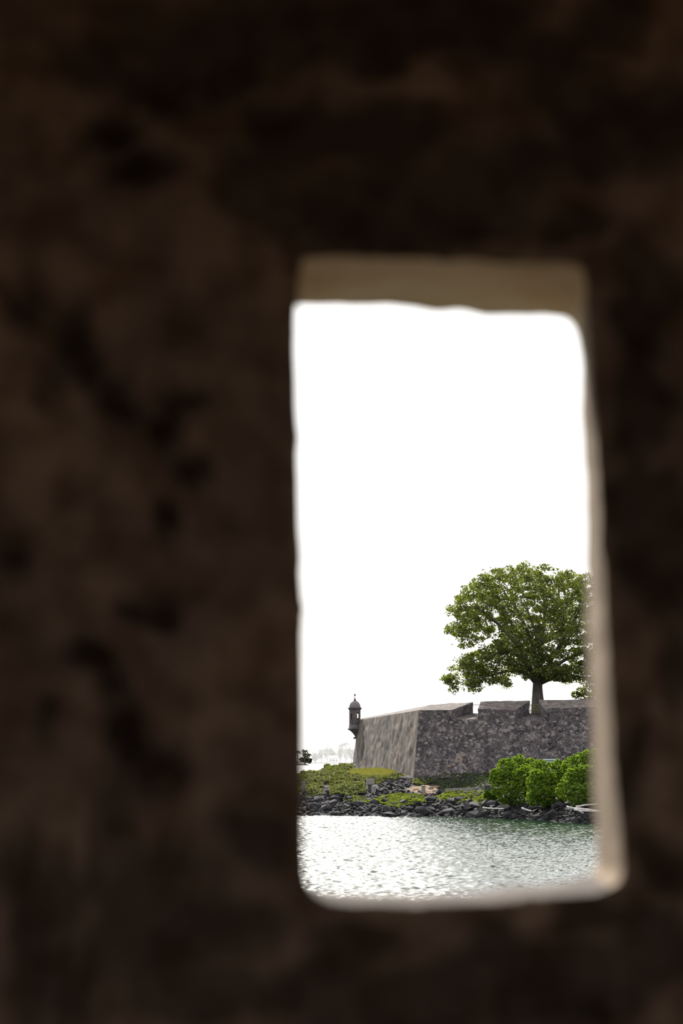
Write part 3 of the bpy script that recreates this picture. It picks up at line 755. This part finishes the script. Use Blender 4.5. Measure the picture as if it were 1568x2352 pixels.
while ncl < 1850:
    px = r.uniform(1018, 1437); py = r.uniform(1300, 1594)
    if ncl > 1780: px = r.uniform(1205, 1300); py = r.uniform(1535, 1563)
    if not inpoly(np.array([px]), np.array([py]), crown_poly)[0]: continue
    X, _, Z = P(px, py, YT)
    k = 1 - ((X - xc) / 13.0) ** 2 - ((Z - zc) / 11.0) ** 2
    dy = 8.5 * math.sqrt(max(0.04, k)); u = r.uniform(-1, 1); u = math.copysign(abs(u) ** 0.6, u)
    CL.append((X, YT + dy * u, Z)); ncl += 1
CL = np.array(CL)
Cs = []; Ds = []; Ss = []
for c_ in CL:
    k = int(r.integers(50, 90)); sp = r.uniform(0.5, 0.9)
    q = r.normal(size=(k, 3)); q /= np.linalg.norm(q, axis=1, keepdims=True); q *= r.uniform(0.3, 1, (k, 1)) ** 0.5
    Cs.append(c_ + q * np.array([1.0, 1.0, 0.55]) * sp)
    d = q * 0.8 + r.normal(0, 0.5, (k, 3)); d[:, 2] += 0.1; Ds.append(d); Ss.append(r.uniform(0.17, 0.33, k))
Cs, Ds, Ss = np.vstack(Cs), np.vstack(Ds), np.concatenate(Ss)
V, Q = leaf_mesh(Cs, Ds, Ss, 0.62, 0.3, r)
tag(build('crown', V, Q, M['leaf_tree'], tree), kind='stuff')
m = MB()
for c_ in CL[:700]:
    d = np.linalg.norm((LPa - c_) * np.array([1, 1, 1.0]), axis=1) + 0.6 * np.maximum(0, LPa[:, 2] - c_[2]) ; p = LPa[np.argmin(d)]
    if d.min() > 2.6: continue
    mid = (p + c_) / 2 + r.normal(0, .25, 3); m.tube(smooth_path([p, mid, c_], 3), [0.05, .042, .036, .03, .025, .02, .015], 4)
for (x, y, x2, y2) in [(1204, 1315, 1207, 1290), (1185, 1315, 1190, 1302), (1150, 1320, 1140, 1306), (1125, 1325, 1110, 1311), (1240, 1318, 1244, 1304), (1060, 1480, 1040, 1480), (1035, 1560, 1012, 1557), (1045, 1585, 1043, 1597)]:
    m.tube([P(x, y, YT - 1), P((x + x2) / 2 + 2, (y + y2) / 2, YT - 1), P(x2, y2, YT - 1)], [.04, .03, .015], 4)
sp_ = np.array([P(x, y, YT - 1) for x, y in [(1207, 1289), (1199, 1294), (1190, 1301), (1185, 1304), (1140, 1305), (1125, 1305), (1110, 1310), (1244, 1303), (1165, 1301), (1172, 1300), (1040, 1480), (1012, 1557), (1043, 1597), (1060, 1492), (1170, 1578), (1088, 1594)]])
C_, D_, S_ = rosettes(sp_, 6, 0.26, 0.4, r); V, Q = leaf_mesh(C_, D_, S_, 0.6, 0.3, r); tag(build('shoot_leaves', V, Q, M['leaf_tree'], tree), kind='stuff')
tag(m.build('twigs', M['bark'], tree), kind='stuff')
# second crown to the right, low behind the parapet
def leafy(name, label, cat, base_, blobs, nlf, size, mat, group=None, stem=True, kindp=None, seed=1, trunk_r=0.12, rosette=0):
    r = np.random.default_rng(seed); root = empty(name, base_, label, cat, group)
    Cs = []; Ds = []; Ss = []
    tot = sum(b[3] * b[5] for b in blobs)
    for (x, y, z, rx, ry, rz) in blobs:
        k = max(6, int(nlf * rx * rz / tot))
        q = r.normal(size=(k, 3)); q /= np.linalg.norm(q, axis=1, keepdims=True)
        lump = 1 + 0.30 * fbm(q * 2.4 + x, 2)[:, None]
        q2 = q * (r.uniform(0.1, 1, (k, 1)) ** 0.22) * lump
        C = np.array([x, y, z]) + q2 * np.array([rx, ry, rz])
        if rosette:
            C, D, S = rosettes(C, rosette, size, 0.7, r, q * 0.8)
        else:
            D = q + r.normal(0, .6, (k, 3)); S = size * r.uniform(.7, 1.3, k)
        Cs.append(C); Ds.append(D); Ss.append(S)
    Cs, Ds, Ss = np.vstack(Cs), np.vstack(Ds), np.concatenate(Ss)
    V, Q = leaf_mesh(Cs, Ds, Ss, 0.6, 0.3, r)
    tag(build('foliage', V, Q, mat, root), kind='stuff')
    if stem:
        for (x, y, z, rx, ry, rz) in blobs[:6]:
            m = MB(); m.tube(smooth_path([base_, ((base_[0] + x) / 2 + r.normal(0, .1), (base_[1] + y) / 2, base_[2] * 0.5 + z * 0.5), (x, y, z)], 4), np.linspace(trunk_r, trunk_r * .4, 9), 7)
            m.build('stem', M['bark'], root, True)
    return root
bl = []
for (px, py, rp) in [(1322, 1596, 11), (1335, 1589, 13), (1352, 1584, 16), (1375, 1580, 18), (1400, 1584, 18), (1345, 1602, 14), (1375, 1602, 18)]:
    p = P(px, py, 318); bl.append((*p, rp / 17.5, rp / 17.5 * 1.2, rp / 17.5 * .85))
leafy('shrub', 'small olive green shrub peeking over the parapet beside the jamb', 'shrub', P(1362, 1645, 318), bl, 2600, 0.3, M['leaf_tree'], seed=31)

# ------------------------------------------------------------------ shoreline planting
def bush(label, tops, base_px, base_py, seed, n=900, mat='leaf_bush', size=0.23):
    n = int(n * 1.9)
    g = ground_hit(base_px, base_py); bl = []
    for (px, py, rp, dy) in tops:
        Y = g[1] + dy; k = F / Y; p = P(px, py, Y); bl.append((*p, rp / k, rp / k * 1.1, rp / k))
    return leafy('bush', label, 'bush', g, bl, n, size, M[mat], 'leafy bushes on the shore', True, seed=seed, trunk_r=0.07, rosette=14)
bush('bright green rounded bush at the front of the rocks, nearest the rubble wall', [(1165, 1765, 22, 1), (1190, 1758, 20, 2), (1145, 1785, 19, 0), (1170, 1795, 28, 0), (1205, 1785, 28, -1), (1145, 1812, 17, -1), (1160, 1828, 20, -2), (1195, 1825, 26, -2), (1214, 1762, 18, 1), (1220, 1812, 22, -1), (1133, 1797, 9, 0)], 1180, 1850, 41, 1150)
bush('tall bright green bush in the middle, below the pale teal box', [(1240, 1768, 20, 1), (1262, 1776, 20, 2), (1235, 1795, 26, -1), (1262, 1802, 28, 0), (1250, 1828, 24, -2), (1285, 1765, 18, 2), (1285, 1790, 24, 1), (1275, 1830, 20, -2), (1226, 1832, 18, -2)], 1255, 1852, 43, 1100)
bush('bright green bush at the far right, half hidden by the stone jamb', [(1310, 1762, 20, 2), (1335, 1752, 20, 2), (1360, 1745, 22, 2), (1390, 1750, 26, 1), (1320, 1790, 26, 0), (1350, 1785, 28, 0), (1390, 1790, 30, 0), (1300, 1815, 20, -1), (1325, 1828, 24, -2), (1365, 1825, 28, -2), (1400, 1830, 24, -1)], 1345, 1856, 47, 1250)
bush('low green sprig of bush at the edge of the yellow creeper', [(1120, 1826, 9, 0), (1128, 1834, 9, 0), (1136, 1828, 10, 0)], 1128, 1842, 53, 110, size=0.22)

def cover(name, label, poly, n, nleaf, size, mat, hump, seed, yr=(225, 345), xr=(-30, 45), cat='ground cover', lob=0.55):
    r = np.random.default_rng(seed)
    p = scatter(poly, n, yr, xr, 0.0, r)
    if name == 'sea_grape_cover':
        qx, qy = proj(p); p = p[~(((abs(qx - 749.5) < 8) | (abs(qx - 858) < 9) | (abs(qx - 850) < 11)| (abs(qx - 697) < 7)) & (qy > 1801))]
    p[:, 2] += hump * np.clip(0.5 + 0.9 * fbm(p * lob, 3), 0.03, 1.5) * r.uniform(0.55, 1, len(p))
    C, D, S = rosettes(p, nleaf, size, 0.45, r)
    V, Q = leaf_mesh(C, D, S, 0.7, 0.3, r)
    o = build(name, V, Q, M[mat], origin=tuple(p.mean(0) * np.array([1, 1, 0]) + np.array([0, 0, p[:, 2].min()])))
    tag(o, label, cat, kind='stuff'); return o
cover('sea_grape_cover', 'broad mound of sunlit leafy ground cover around the concrete posts below the bastion tip', [(250, 1800), (640, 1785), (690, 1781), (740, 1774), (768, 1768), (800, 1766), (812, 1768), (795, 1776), (800, 1784), (850, 1787), (905, 1783), (935, 1786), (912, 1792), (885, 1797), (868, 1803), (858, 1818), (850, 1828), (800, 1832), (750, 1831), (640, 1832), (250, 1838)], 76000, 7, 0.20, 'leaf_cover', 0.75, 61, (268, 335), (-30, 10))
cover('leafy_ridge', 'darker leafy ridge on the skyline left of the bastion', [(740, 1771), (765, 1764), (790, 1762), (813, 1768), (800, 1774), (760, 1775)], 26000, 8, 0.26, 'leaf_cover', 0.8, 62, (300, 335), (-8, 6))
cover('yellow_creeper', 'yellow green creeper over rocks below the bare earth patch', [(855, 1842), (880, 1832), (915, 1828), (960, 1832), (985, 1838), (975, 1848), (930, 1852), (915, 1858), (880, 1853)], 16000, 6, 0.16, 'leaf_creeper', 0.55, 63, (265, 300), (0, 14))
cover('yellow_creeper', 'yellow green creeper between the pale kerb and the dark boulders', [(1000, 1832), (1030, 1822), (1080, 1820), (1130, 1821), (1135, 1842), (1100, 1852), (1060, 1846), (1010, 1846)], 13000, 6, 0.16, 'leaf_creeper', 0.5, 64, (255, 300), (6, 22))
cover('yellow_creeper', 'thin olive creeper among the rocks under the square pedestal', [(780, 1838), (830, 1833), (868, 1836), (850, 1848), (800, 1848)], 7000, 5, 0.15, 'leaf_creeper', 0.45, 65, (265, 300), (-6, 8))
cover('hedge', 'low dark green hedge along the foot of the shaded front wall', [(955, 1790), (1000, 1787), (1060, 1785), (1128, 1783), (1240, 1783), (1400, 1786), (1900, 1788), (1900, 1880), (1420, 1862), (1400, 1810), (1240, 1806), (1130, 1815), (1060, 1816), (1015, 1818), (1000, 1806), (960, 1803)], 22000, 7, 0.2, 'leaf_hedge', 0.7, 66, (240, 300), (6, 58))
cover('weeds', 'small clump of pale flecked weeds at the corner of the bastion', [(945, 1797), (965, 1789), (985, 1790), (990, 1802), (965, 1806), (948, 1804)], 6000, 6, 0.2, 'leaf_cover', 0.55, 67, (275, 300), (6, 14))

# ------------------------------------------------------------------ boulders
def boulder_mesh(seed):
    r = np.random.default_rng(seed); bm = bmesh.new()
    for _ in range(15):
        q = r.normal(size=3); q /= np.linalg.norm(q); q *= np.array([1.0, 0.85, 0.62]) * r.uniform(0.82, 1.08); bm.verts.new(q)
    res = bmesh.ops.convex_hull(bm, input=bm.verts[:])
    for v in [v for v in bm.verts if not v.link_faces]: bm.verts.remove(v)
    bmesh.ops.recalc_face_normals(bm, faces=bm.faces[:])
    me = bpy.data.meshes.new('boulder'); bm.to_mesh(me); bm.free(); me.materials.append(M['boulder']); return me
BMs = [boulder_mesh(300 + k) for k in range(18)]
marks = [(722, 'left of the second concrete post'), (800, 'below the leafy mound'), (880, 'below the square pedestal'), (960, 'below the bright creeper'), (1040, 'below the lone capped post'), (1120, 'below the pale kerb'), (1210, 'under the first green bush'), (1300, 'under the middle green bush'), (1700, 'beside the bleached driftwood')]
pos = []; LARGE = {}
def put_boulder(p, s_, zone, flat=1.0):
    px, py = proj(np.array(p))
    where = next(t_ for lim, t_ in marks if px < lim)
    size = 'large' if s_ > 0.8 else ('mid-sized' if s_ > 0.5 else 'small')
    o = bpy.data.objects.new('boulder', random.choice(BMs)); COL.objects.link(o)
    o.location = p; o.scale = (s_ * random.uniform(.95, 1.35), s_ * random.uniform(.85, 1.1), s_ * random.uniform(.75, 1.05) * flat)
    o.rotation_euler = (random.uniform(-.35, .35), random.uniform(-.35, .35), random.uniform(0, 6.28))
    lab = f'{size} angular boulder {zone} {where}'
    tag(o, lab, 'boulder', lab.replace('boulder', 'boulders'))
    if size == 'large': LARGE.setdefault(lab, []).append((float(px), o))
tries = 0; cnt = 0
rr = random.Random(5)
while cnt < 300 and tries < 40000:
    tries += 1
    px = rr.uniform(655, 1420); s = rr.uniform(-0.6, 15.0) if px < 1130 else rr.uniform(-0.6, 9.0)
    Yg = 260.0
    for _ in range(4):
        X = P(px, 1850, Yg)[0]; Yg = float(np.interp(X, SX, SY)) + s
    s_ = rr.choice((0.38, 0.45, 0.55, 0.65, 0.8, 0.95, 1.15)) * (1.0 if s > -1 else .8)
    if s > 9: s_ *= 0.75
    if any((X - a_) ** 2 + (Yg - b_) ** 2 < (0.55 * (s_ + c_)) ** 2 for a_, b_, c_ in pos): continue
    if 870 < px < 985 and 9.5 < s < 13 and rr.random() < 0.6: continue
    if 1010 < px < 1130 and 9.0 < s and rr.random() < 0.7: continue
    pos.append((X, Yg, s_)); cnt += 1
    put_boulder((X, Yg, float(H(X, Yg)) + s_ * 0.18), s_, 'at the waterline' if s < 3 else ('midway up the bank' if s < 9 else 'high on the bank'))
for lab, lst in LARGE.items():
    lst.sort(key=lambda t_: t_[0])
    if len(lst) > 1:
        for (px_, o), od in zip(lst, ('leftmost', 'second from left', 'third from left', 'fourth from left', 'fifth from left', 'sixth from left', 'seventh from left', 'eighth from left')):
            o['label'] = lab + ', ' + od
rub = [bm_ for bm_ in BMs[:6]]
rV = []; rF = []; rn = 0
for _ in range(5200):
    px = rr.uniform(250, 1900); s = rr.uniform(-0.5, 14.0) if px < 1130 else rr.uniform(-0.5, 9.0)
    Yg = 260.0
    for _k in range(3):
        X = P(px, 1850, Yg)[0]; Yg = float(np.interp(X, SX, SY)) + s
    me_ = rr.choice(rub); co_ = np.array([v.co[:] for v in me_.vertices]); k_ = rr.uniform(.16, .34); a_ = rr.uniform(0, 6.28)
    co_ = co_ * k_; co_ = np.stack([co_[:, 0] * math.cos(a_) - co_[:, 1] * math.sin(a_), co_[:, 0] * math.sin(a_) + co_[:, 1] * math.cos(a_), co_[:, 2]], 1)
    rV.append(co_ + np.array([X, Yg, float(H(X, Yg)) + .12])); rF += [tuple(i_ + rn for i_ in p_.vertices) for p_ in me_.polygons]; rn += len(co_)
tag(build('rubble', np.vstack(rV), rF, M['boulder']), 'small dark broken stones filling the gaps between the boulders', 'rubble', kind='stuff')
# the spill of broken rock below the bastion's corner
cnt = 0; tries = 0
spill = [(868, 1812), (885, 1800), (905, 1792), (935, 1788), (952, 1790), (945, 1803), (925, 1812), (905, 1826), (870, 1830)]
cand = scatter(spill, 9000, (270, 305), (2, 11)); np.random.default_rng(3).shuffle(cand)
used = []
for p in cand:
    s_ = rr.uniform(0.22, 0.48)
    if any((p[0] - a_) ** 2 + (p[1] - b_) ** 2 < (0.7 * (s_ + c_)) ** 2 for a_, b_, c_ in used): continue
    used.append((p[0], p[1], s_))
    o = bpy.data.objects.new('rock', rr.choice(BMs)); COL.objects.link(o); o.location = (p[0], p[1], p[2] + s_ * .3)
    o.scale = (s_ * rr.uniform(1, 1.5), s_, s_ * rr.uniform(.7, 1.1)); o.rotation_euler = (rr.uniform(-.5, .5), rr.uniform(-.5, .5), rr.uniform(0, 6.28))
    up_ = proj(p)[1] < 1806
    tag(o, 'broken dark rock high in the spill below the bastion corner' if up_ else 'broken dark rock low in the spill beside the square pedestal', 'rock', 'rock spill, upper half' if up_ else 'rock spill, lower half')
    if len(used) >= 60: break

# ------------------------------------------------------------------ concrete posts, pedestal, kerb, box, driftwood
def post(px, py, hpx, wpx, label, cap):
    g = ground_hit(px, py); k = F / g[1]; h = hpx / k; w_ = wpx / k / 2
    root = empty('concrete_post', g, label, 'post', 'concrete posts along the shore')
    m = MB(); m.lathe((g[0], g[1]), [(w_ * 1.12, g[2] - 0.4), (w_ * 1.12, g[2] + 0.08), (w_, g[2] + 0.12), (w_ * .95, g[2] + h * .84), (w_ * .9, g[2] + h * .86)], 16, 0.2); m.build('shaft', M['concrete'], root)
    m = MB(); t_ = 1.18 if cap else 1.02
    m.lathe((g[0], g[1]), [(w_ * .9, g[2] + h * .85), (w_ * t_, g[2] + h * .88), (w_ * t_, g[2] + h * .96), (w_ * .7, g[2] + h)], 16, 0.2); m.build('cap', M['concrete'], root)
post(697, 1818, 22, 9, 'grey concrete post at the dark left edge of the loophole', False)
post(749.5, 1824, 18, 10, 'short grey concrete post standing in the leafy ground cover', False)
post(858, 1825, 20, 11, 'grey concrete post directly in front of the square pedestal', False)
post(972, 1825, 21, 9.5, 'grey capped concrete post standing on the bare brown earth', True)
g = ground_hit(850, 1818); k = F / g[1]
root = empty('pedestal', g, 'square grey concrete pedestal block among ground cover', 'pedestal')
m = MB(); m.box(g[0] - 5.5 / k, g[0] + 5.5 / k, g[1] - .3, g[1] + .3, g[2] - .4, g[2] + 15 / k); m.build('base', M['concrete_dark'], root)
m = MB(); w_ = 8.8 / k
z0 = g[2] + 15 / k; z1 = g[2] + 29 / k
m.hexa([(g[0] - w_ * .92, g[1] - .42, z0), (g[0] + w_ * .92, g[1] - .42, z0), (g[0] + w_ * .92, g[1] + .42, z0), (g[0] - w_ * .92, g[1] + .42, z0)], [(g[0] - w_, g[1] - .48, z0 + .06), (g[0] + w_, g[1] - .48, z0 + .06), (g[0] + w_, g[1] + .48, z0 + .06), (g[0] - w_, g[1] + .48, z0 + .06)])
m.box(g[0] - w_, g[0] + w_, g[1] - .48, g[1] + .48, z0 + .06, z1); m.build('block', M['concrete'], root)
# kerb
kb = empty('kerb', ground_hit(1022, 1816), 'long low pale kerb along the foot of the dark hedge', 'kerb')
x0, x1 = 1022, 1150
for i in range(4):
    xa, xb = x0 + (x1 - x0) * i / 4, x0 + (x1 - x0) * (i + 1) / 4 - 0.6
    ya = 1815.5 - (xa - x0) * 0.035; yb = 1815.5 - (xb - x0) * 0.035
    Ya = ground_hit((x0 + x1) / 2, 1814)[1]
    a0, a1 = P(xa, ya, Ya), P(xb, yb, Ya)
    m = MB(); m.hexa([(a0[0], Ya, a0[2] - .1), (a1[0], Ya, a1[2] - .1), (a1[0], Ya + .4, a1[2] - .1), (a0[0], Ya + .4, a0[2] - .1)], [(a0[0], Ya, a0[2] + .2), (a1[0], Ya, a1[2] + .2), (a1[0], Ya + .4, a1[2] + .2), (a0[0], Ya + .4, a0[2] + .2)])
    m.build('kerb_block', M['concrete'], kb)
a0 = P(1120, 1812, 275.2); m = MB(); m.hexa([(a0[0] - .42, 275.2, a0[2] - .4), (a0[0] + .5, 275.2, a0[2] - .4), (a0[0] + .5, 276, a0[2] - .4), (a0[0] - .42, 276, a0[2] - .4)], [(a0[0] - .4, 275.25, a0[2] + .42), (a0[0] + .46, 275.25, a0[2] + .42), (a0[0] + .46, 276, a0[2] + .42), (a0[0] - .4, 276, a0[2] + .42)])
tag(m.build('stone_block', M['concrete_dark'], None, origin=a0), 'dark squat concrete block on the end of the kerb by the bush', 'block')
# teal utility box
q = P(1265, 1752, 291.0); gz = float(H(q[0], 291.0))
root = empty('utility_box', (q[0], 291.0, gz), 'pale teal utility box behind the green bushes against the wall', 'box')
m = MB(); m.box(q[0] - .92, q[0] + .92, 290.5, 291.5, gz - .1, zat(1746, 291)); m.build('cabinet', M['teal'], root)
m = MB(); m.hexa([(q[0] - 1, 290.42, zat(1746, 291)), (q[0] + 1, 290.42, zat(1746, 291)), (q[0] + 1, 291.55, zat(1746, 291)), (q[0] - 1, 291.55, zat(1746, 291))], [(q[0] - .95, 290.6, zat(1743, 291)), (q[0] + .95, 290.6, zat(1743, 291)), (q[0] + .95, 291.55, zat(1743, 291)), (q[0] - .95, 291.55, zat(1743, 291))]); m.build('lid', M['teal'], root)
# driftwood
def log(pts, r0, r1, label):
    Yl = pts[0][2]
    p = smooth_path([P(*q_) for q_ in pts], 5); r_ = np.linspace(r0, r1, len(p)) * (1 + 0.15 * np.sin(np.arange(len(p)) * 1.7))
    m = MB(); m.tube(p, r_, 8); o = m.build('driftwood_log', M['drift'], None, True, origin=tuple(p[0])); tag(o, label, 'driftwood', 'bleached driftwood on the boulders')
log([(1301, 1853, 246), (1318, 1857, 245.6), (1340, 1868, 245)], .11, .05, 'short bleached driftwood branch sloping down to the water')
log([(1303, 1856, 246.6), (1330, 1858, 246), (1362, 1861, 245.5), (1385, 1866, 245)], .13, .06, 'thick bleached driftwood log lying across the right-hand boulders')
log([(1322, 1853, 247.4), (1345, 1849, 247), (1375, 1847, 246.8)], .10, .05, 'upper bleached driftwood limb pointing at the stone jamb')
log([(1318, 1860, 245.5), (1345, 1863, 245), (1380, 1863.5, 244.5)], .08, .05, 'thin bleached driftwood pole beneath the thick log')
log([(1108, 1855, 262), (1130, 1857, 261.5), (1158, 1858, 261)], .09, .05, 'weathered driftwood branch on rocks at the left end of the bushes')
log([(1198, 1856, 257), (1212, 1861, 256.5), (1220, 1862, 256)], .10, .06, 'stubby bleached driftwood piece under the middle bush')

# ------------------------------------------------------------------ far shore across the bay
YD = 2250.0
m = MB()
xs = np.linspace(-1500, 1500, 90)
V = []; Fc = []
for i, x in enumerate(xs):
    hgt = 2.0 + 1.2 * float(vnoise(np.array([x * .02, 0, 0])))
    V += [(x, YD - 40 + 6 * math.sin(x * .05), -0.5), (x, YD - 30, hgt * .6), (x, YD + 200, hgt), (x, YD + 260, -1)]
for i in range(len(xs) - 1):
    for j in range(3): Fc.append((i * 4 + j, i * 4 + 4 + j, i * 4 + 5 + j, i * 4 + 1 + j))
tag(build('far_shore', V, Fc, M['bank'], None, True), 'low hazy strip of land across the bay', 'shore', kind='structure')
def far_tree(name, label, px, top, wpx, Y, seed, group):
    k = F / Y; g = (P(px, 1750, Y)[0], Y, 1.0); zt = zat(top, Y); r = np.random.default_rng(seed); bl = []
    for _ in range(9):
        a = r.uniform(0, 6.28); d = r.uniform(0, .7) ** .7 * wpx / 2 / k; u = r.uniform(.3, .85)
        bl.append((g[0] + math.cos(a) * d, Y + math.sin(a) * d, 1 + (zt - 1) * u, wpx / 4.2 / k, wpx / 4.2 / k, (zt - 1) * .2))
    root = leafy(name, label, 'tree', g, bl, 900, 1.1, M['leaf_far'], group, False, seed=seed)
    m = MB(); m.tube([g, (g[0] + .4, Y, 1 + (zt - 1) * .6)], [.5, .3], 6); m.build('trunk', M['bark'], root)
def palm(px, top, Y, seed, label, group, L=4.2):
    r = np.random.default_rng(seed); g = (P(px, 1750, Y)[0], Y, 1.0); zt = zat(top, Y)
    root = empty('palm_tree', g, label, 'palm', group)
    m = MB(); m.tube(smooth_path([g, (g[0] + .5, Y, zt * .5), (g[0] + .2, Y, zt - 1)], 3), np.linspace(.35, .22, 7), 6); m.build('trunk', M['bark'], root)
    for i in range(13):
        a = 6.28 * i / 13 + r.uniform(-.2, .2); e0 = r.uniform(0.1, 1.1); pts = []
        for t_ in np.linspace(0, 1, 6):
            pts.append((g[0] + .2 + math.cos(a) * L * t_ * math.cos(e0 * .6), Y + math.sin(a) * L * t_ * math.cos(e0 * .6), zt - 1 + L * (math.sin(e0) * t_ * 1.1 - 0.95 * t_ * t_)))
        V = []; Fc = []
        for q_, p in enumerate(pts):
            w_ = L * .15 * math.sin(math.pi * (0.12 + .86 * q_ / 5)); nx, ny = -math.sin(a), math.cos(a)
            V += [(p[0] + nx * w_, p[1] + ny * w_, p[2] - w_ * .5), p, (p[0] - nx * w_, p[1] - ny * w_, p[2] - w_ * .5)]
        for q_ in range(5):
            Fc += [(q_ * 3, q_ * 3 + 1, q_ * 3 + 4, q_ * 3 + 3), (q_ * 3 + 1, q_ * 3 + 2, q_ * 3 + 5, q_ * 3 + 4)]
        build('frond', V, Fc, M['leaf_far'], root)
YN_ = 1850.0
m = MB(); m.hexa([(-130, YN_ - 20, -1), (-22.5, YN_ - 20, -1), (-24, YN_ + 60, -1), (-130, YN_ + 60, -1)], [(-130, YN_ - 10, 1.0), (-26, YN_ - 10, 0.7), (-28, YN_ + 50, 1.0), (-130, YN_ + 50, 1.0)])
tag(m.build('near_islet', M['bank']), 'low dark spit with palms nearer than the hazy shore', 'spit', kind='structure')
palm(699, 1721, YN_, 71, 'dark palm nearest the loophole edge on the far spit', 'dark palms on the spit', 4.4)
palm(708, 1729, YN_, 72, 'shorter dark palm at the end of the far spit', 'dark palms on the spit', 3.6)
palm(682, 1724, YN_ + 5, 75, 'dark palm mostly behind the loophole edge on the far spit', 'dark palms on the spit', 4.2)
far_tree('broadleaf_tree', 'dark rounded tree under the palms on the far spit', 700, 1730, 28, YN_ + 6, 73, 'dark trees on the spit')
far_tree('broadleaf_tree', 'low dark tree at the tip of the far spit', 711, 1743, 10, YN_ + 4, 74, 'dark trees on the spit')
for i, (px, top, w_) in enumerate([(724, 1729, 18), (738, 1722, 22), (751, 1715, 24), (766, 1717, 20), (780, 1714, 20), (793, 1717, 24), (806, 1718, 22), (820, 1722, 22)]):
    words = ['low hazy tree next to the dark palms', 'hazy round tree second from the dark palms', 'tall hazy tree left of the pale far building', 'hazy tree over the pale far building', 'hazy tree beneath the tall palms', 'broad flat-topped hazy tree left of the bastion', 'hazy tree at the bastion edge', 'hazy tree behind the bastion tip'][i]
    far_tree('broadleaf_tree', words, px, top, w_, YD + 40 + 15 * (i % 3), 80 + i, 'hazy trees across the bay')
palm(793, 1706, YD + 60, 91, 'tall hazy palm across the bay left of the sentry box', 'hazy palms across the bay', 6.0)
palm(783, 1709, YD + 60, 92, 'hazy palm just left of the tallest one across the bay', 'hazy palms across the bay', 5.5)
palm(722, 1728, YD + 30, 93, 'small hazy palm near the dark spit', 'hazy palms across the bay', 4.0)
bx0 = P(766, 1748, YD)[0]
root = empty('far_building', (bx0, YD, 1), 'small white building among hazy trees across the bay', 'building')
m = MB(); m.box(bx0 - 4.5, bx0 + 4.5, YD - 3, YD + 5, .5, 5.5); m.build('wall', M['white'], root)
m = MB(); m.hexa([(bx0 - 5, YD - 3.5, 5.5), (bx0 + 5, YD - 3.5, 5.5), (bx0 + 5, YD + 5.5, 5.5), (bx0 - 5, YD + 5.5, 5.5)], [(bx0 - 4, YD - .5, 7.3), (bx0 + 4, YD - .5, 7.3), (bx0 + 4, YD + 2.5, 7.3), (bx0 - 4, YD + 2.5, 7.3)]); m.build('roof', M['white'], root)
for dx in (-2.6, 0, 2.6):
    m = MB(); m.box(bx0 + dx - .6, bx0 + dx + .6, YD - 3.06, YD - 2.95, 2.0, 3.8); m.build('window', M['shade'], root)

# ------------------------------------------------------------------ sea haze between the spit and the far shore
hm = bpy.data.materials.new('sea_haze'); hm.use_nodes = True; t = hm.node_tree; t.nodes.clear()
o = N(t, 'ShaderNodeOutputMaterial'); vsn = N(t, 'ShaderNodeVolumeScatter', Density=0.0008, Anisotropy=0.5)
vsn.inputs['Color'].default_value = (0.97, 0.98, 1, 1)
t.links.new(vsn.outputs[0], o.inputs['Volume'])
m = MB(); m.box(-1500, 1500, 1900, 2700, -2, 90)
tag(m.build('haze', hm), 'pale sea haze lying over the far shore', 'haze', kind='stuff')
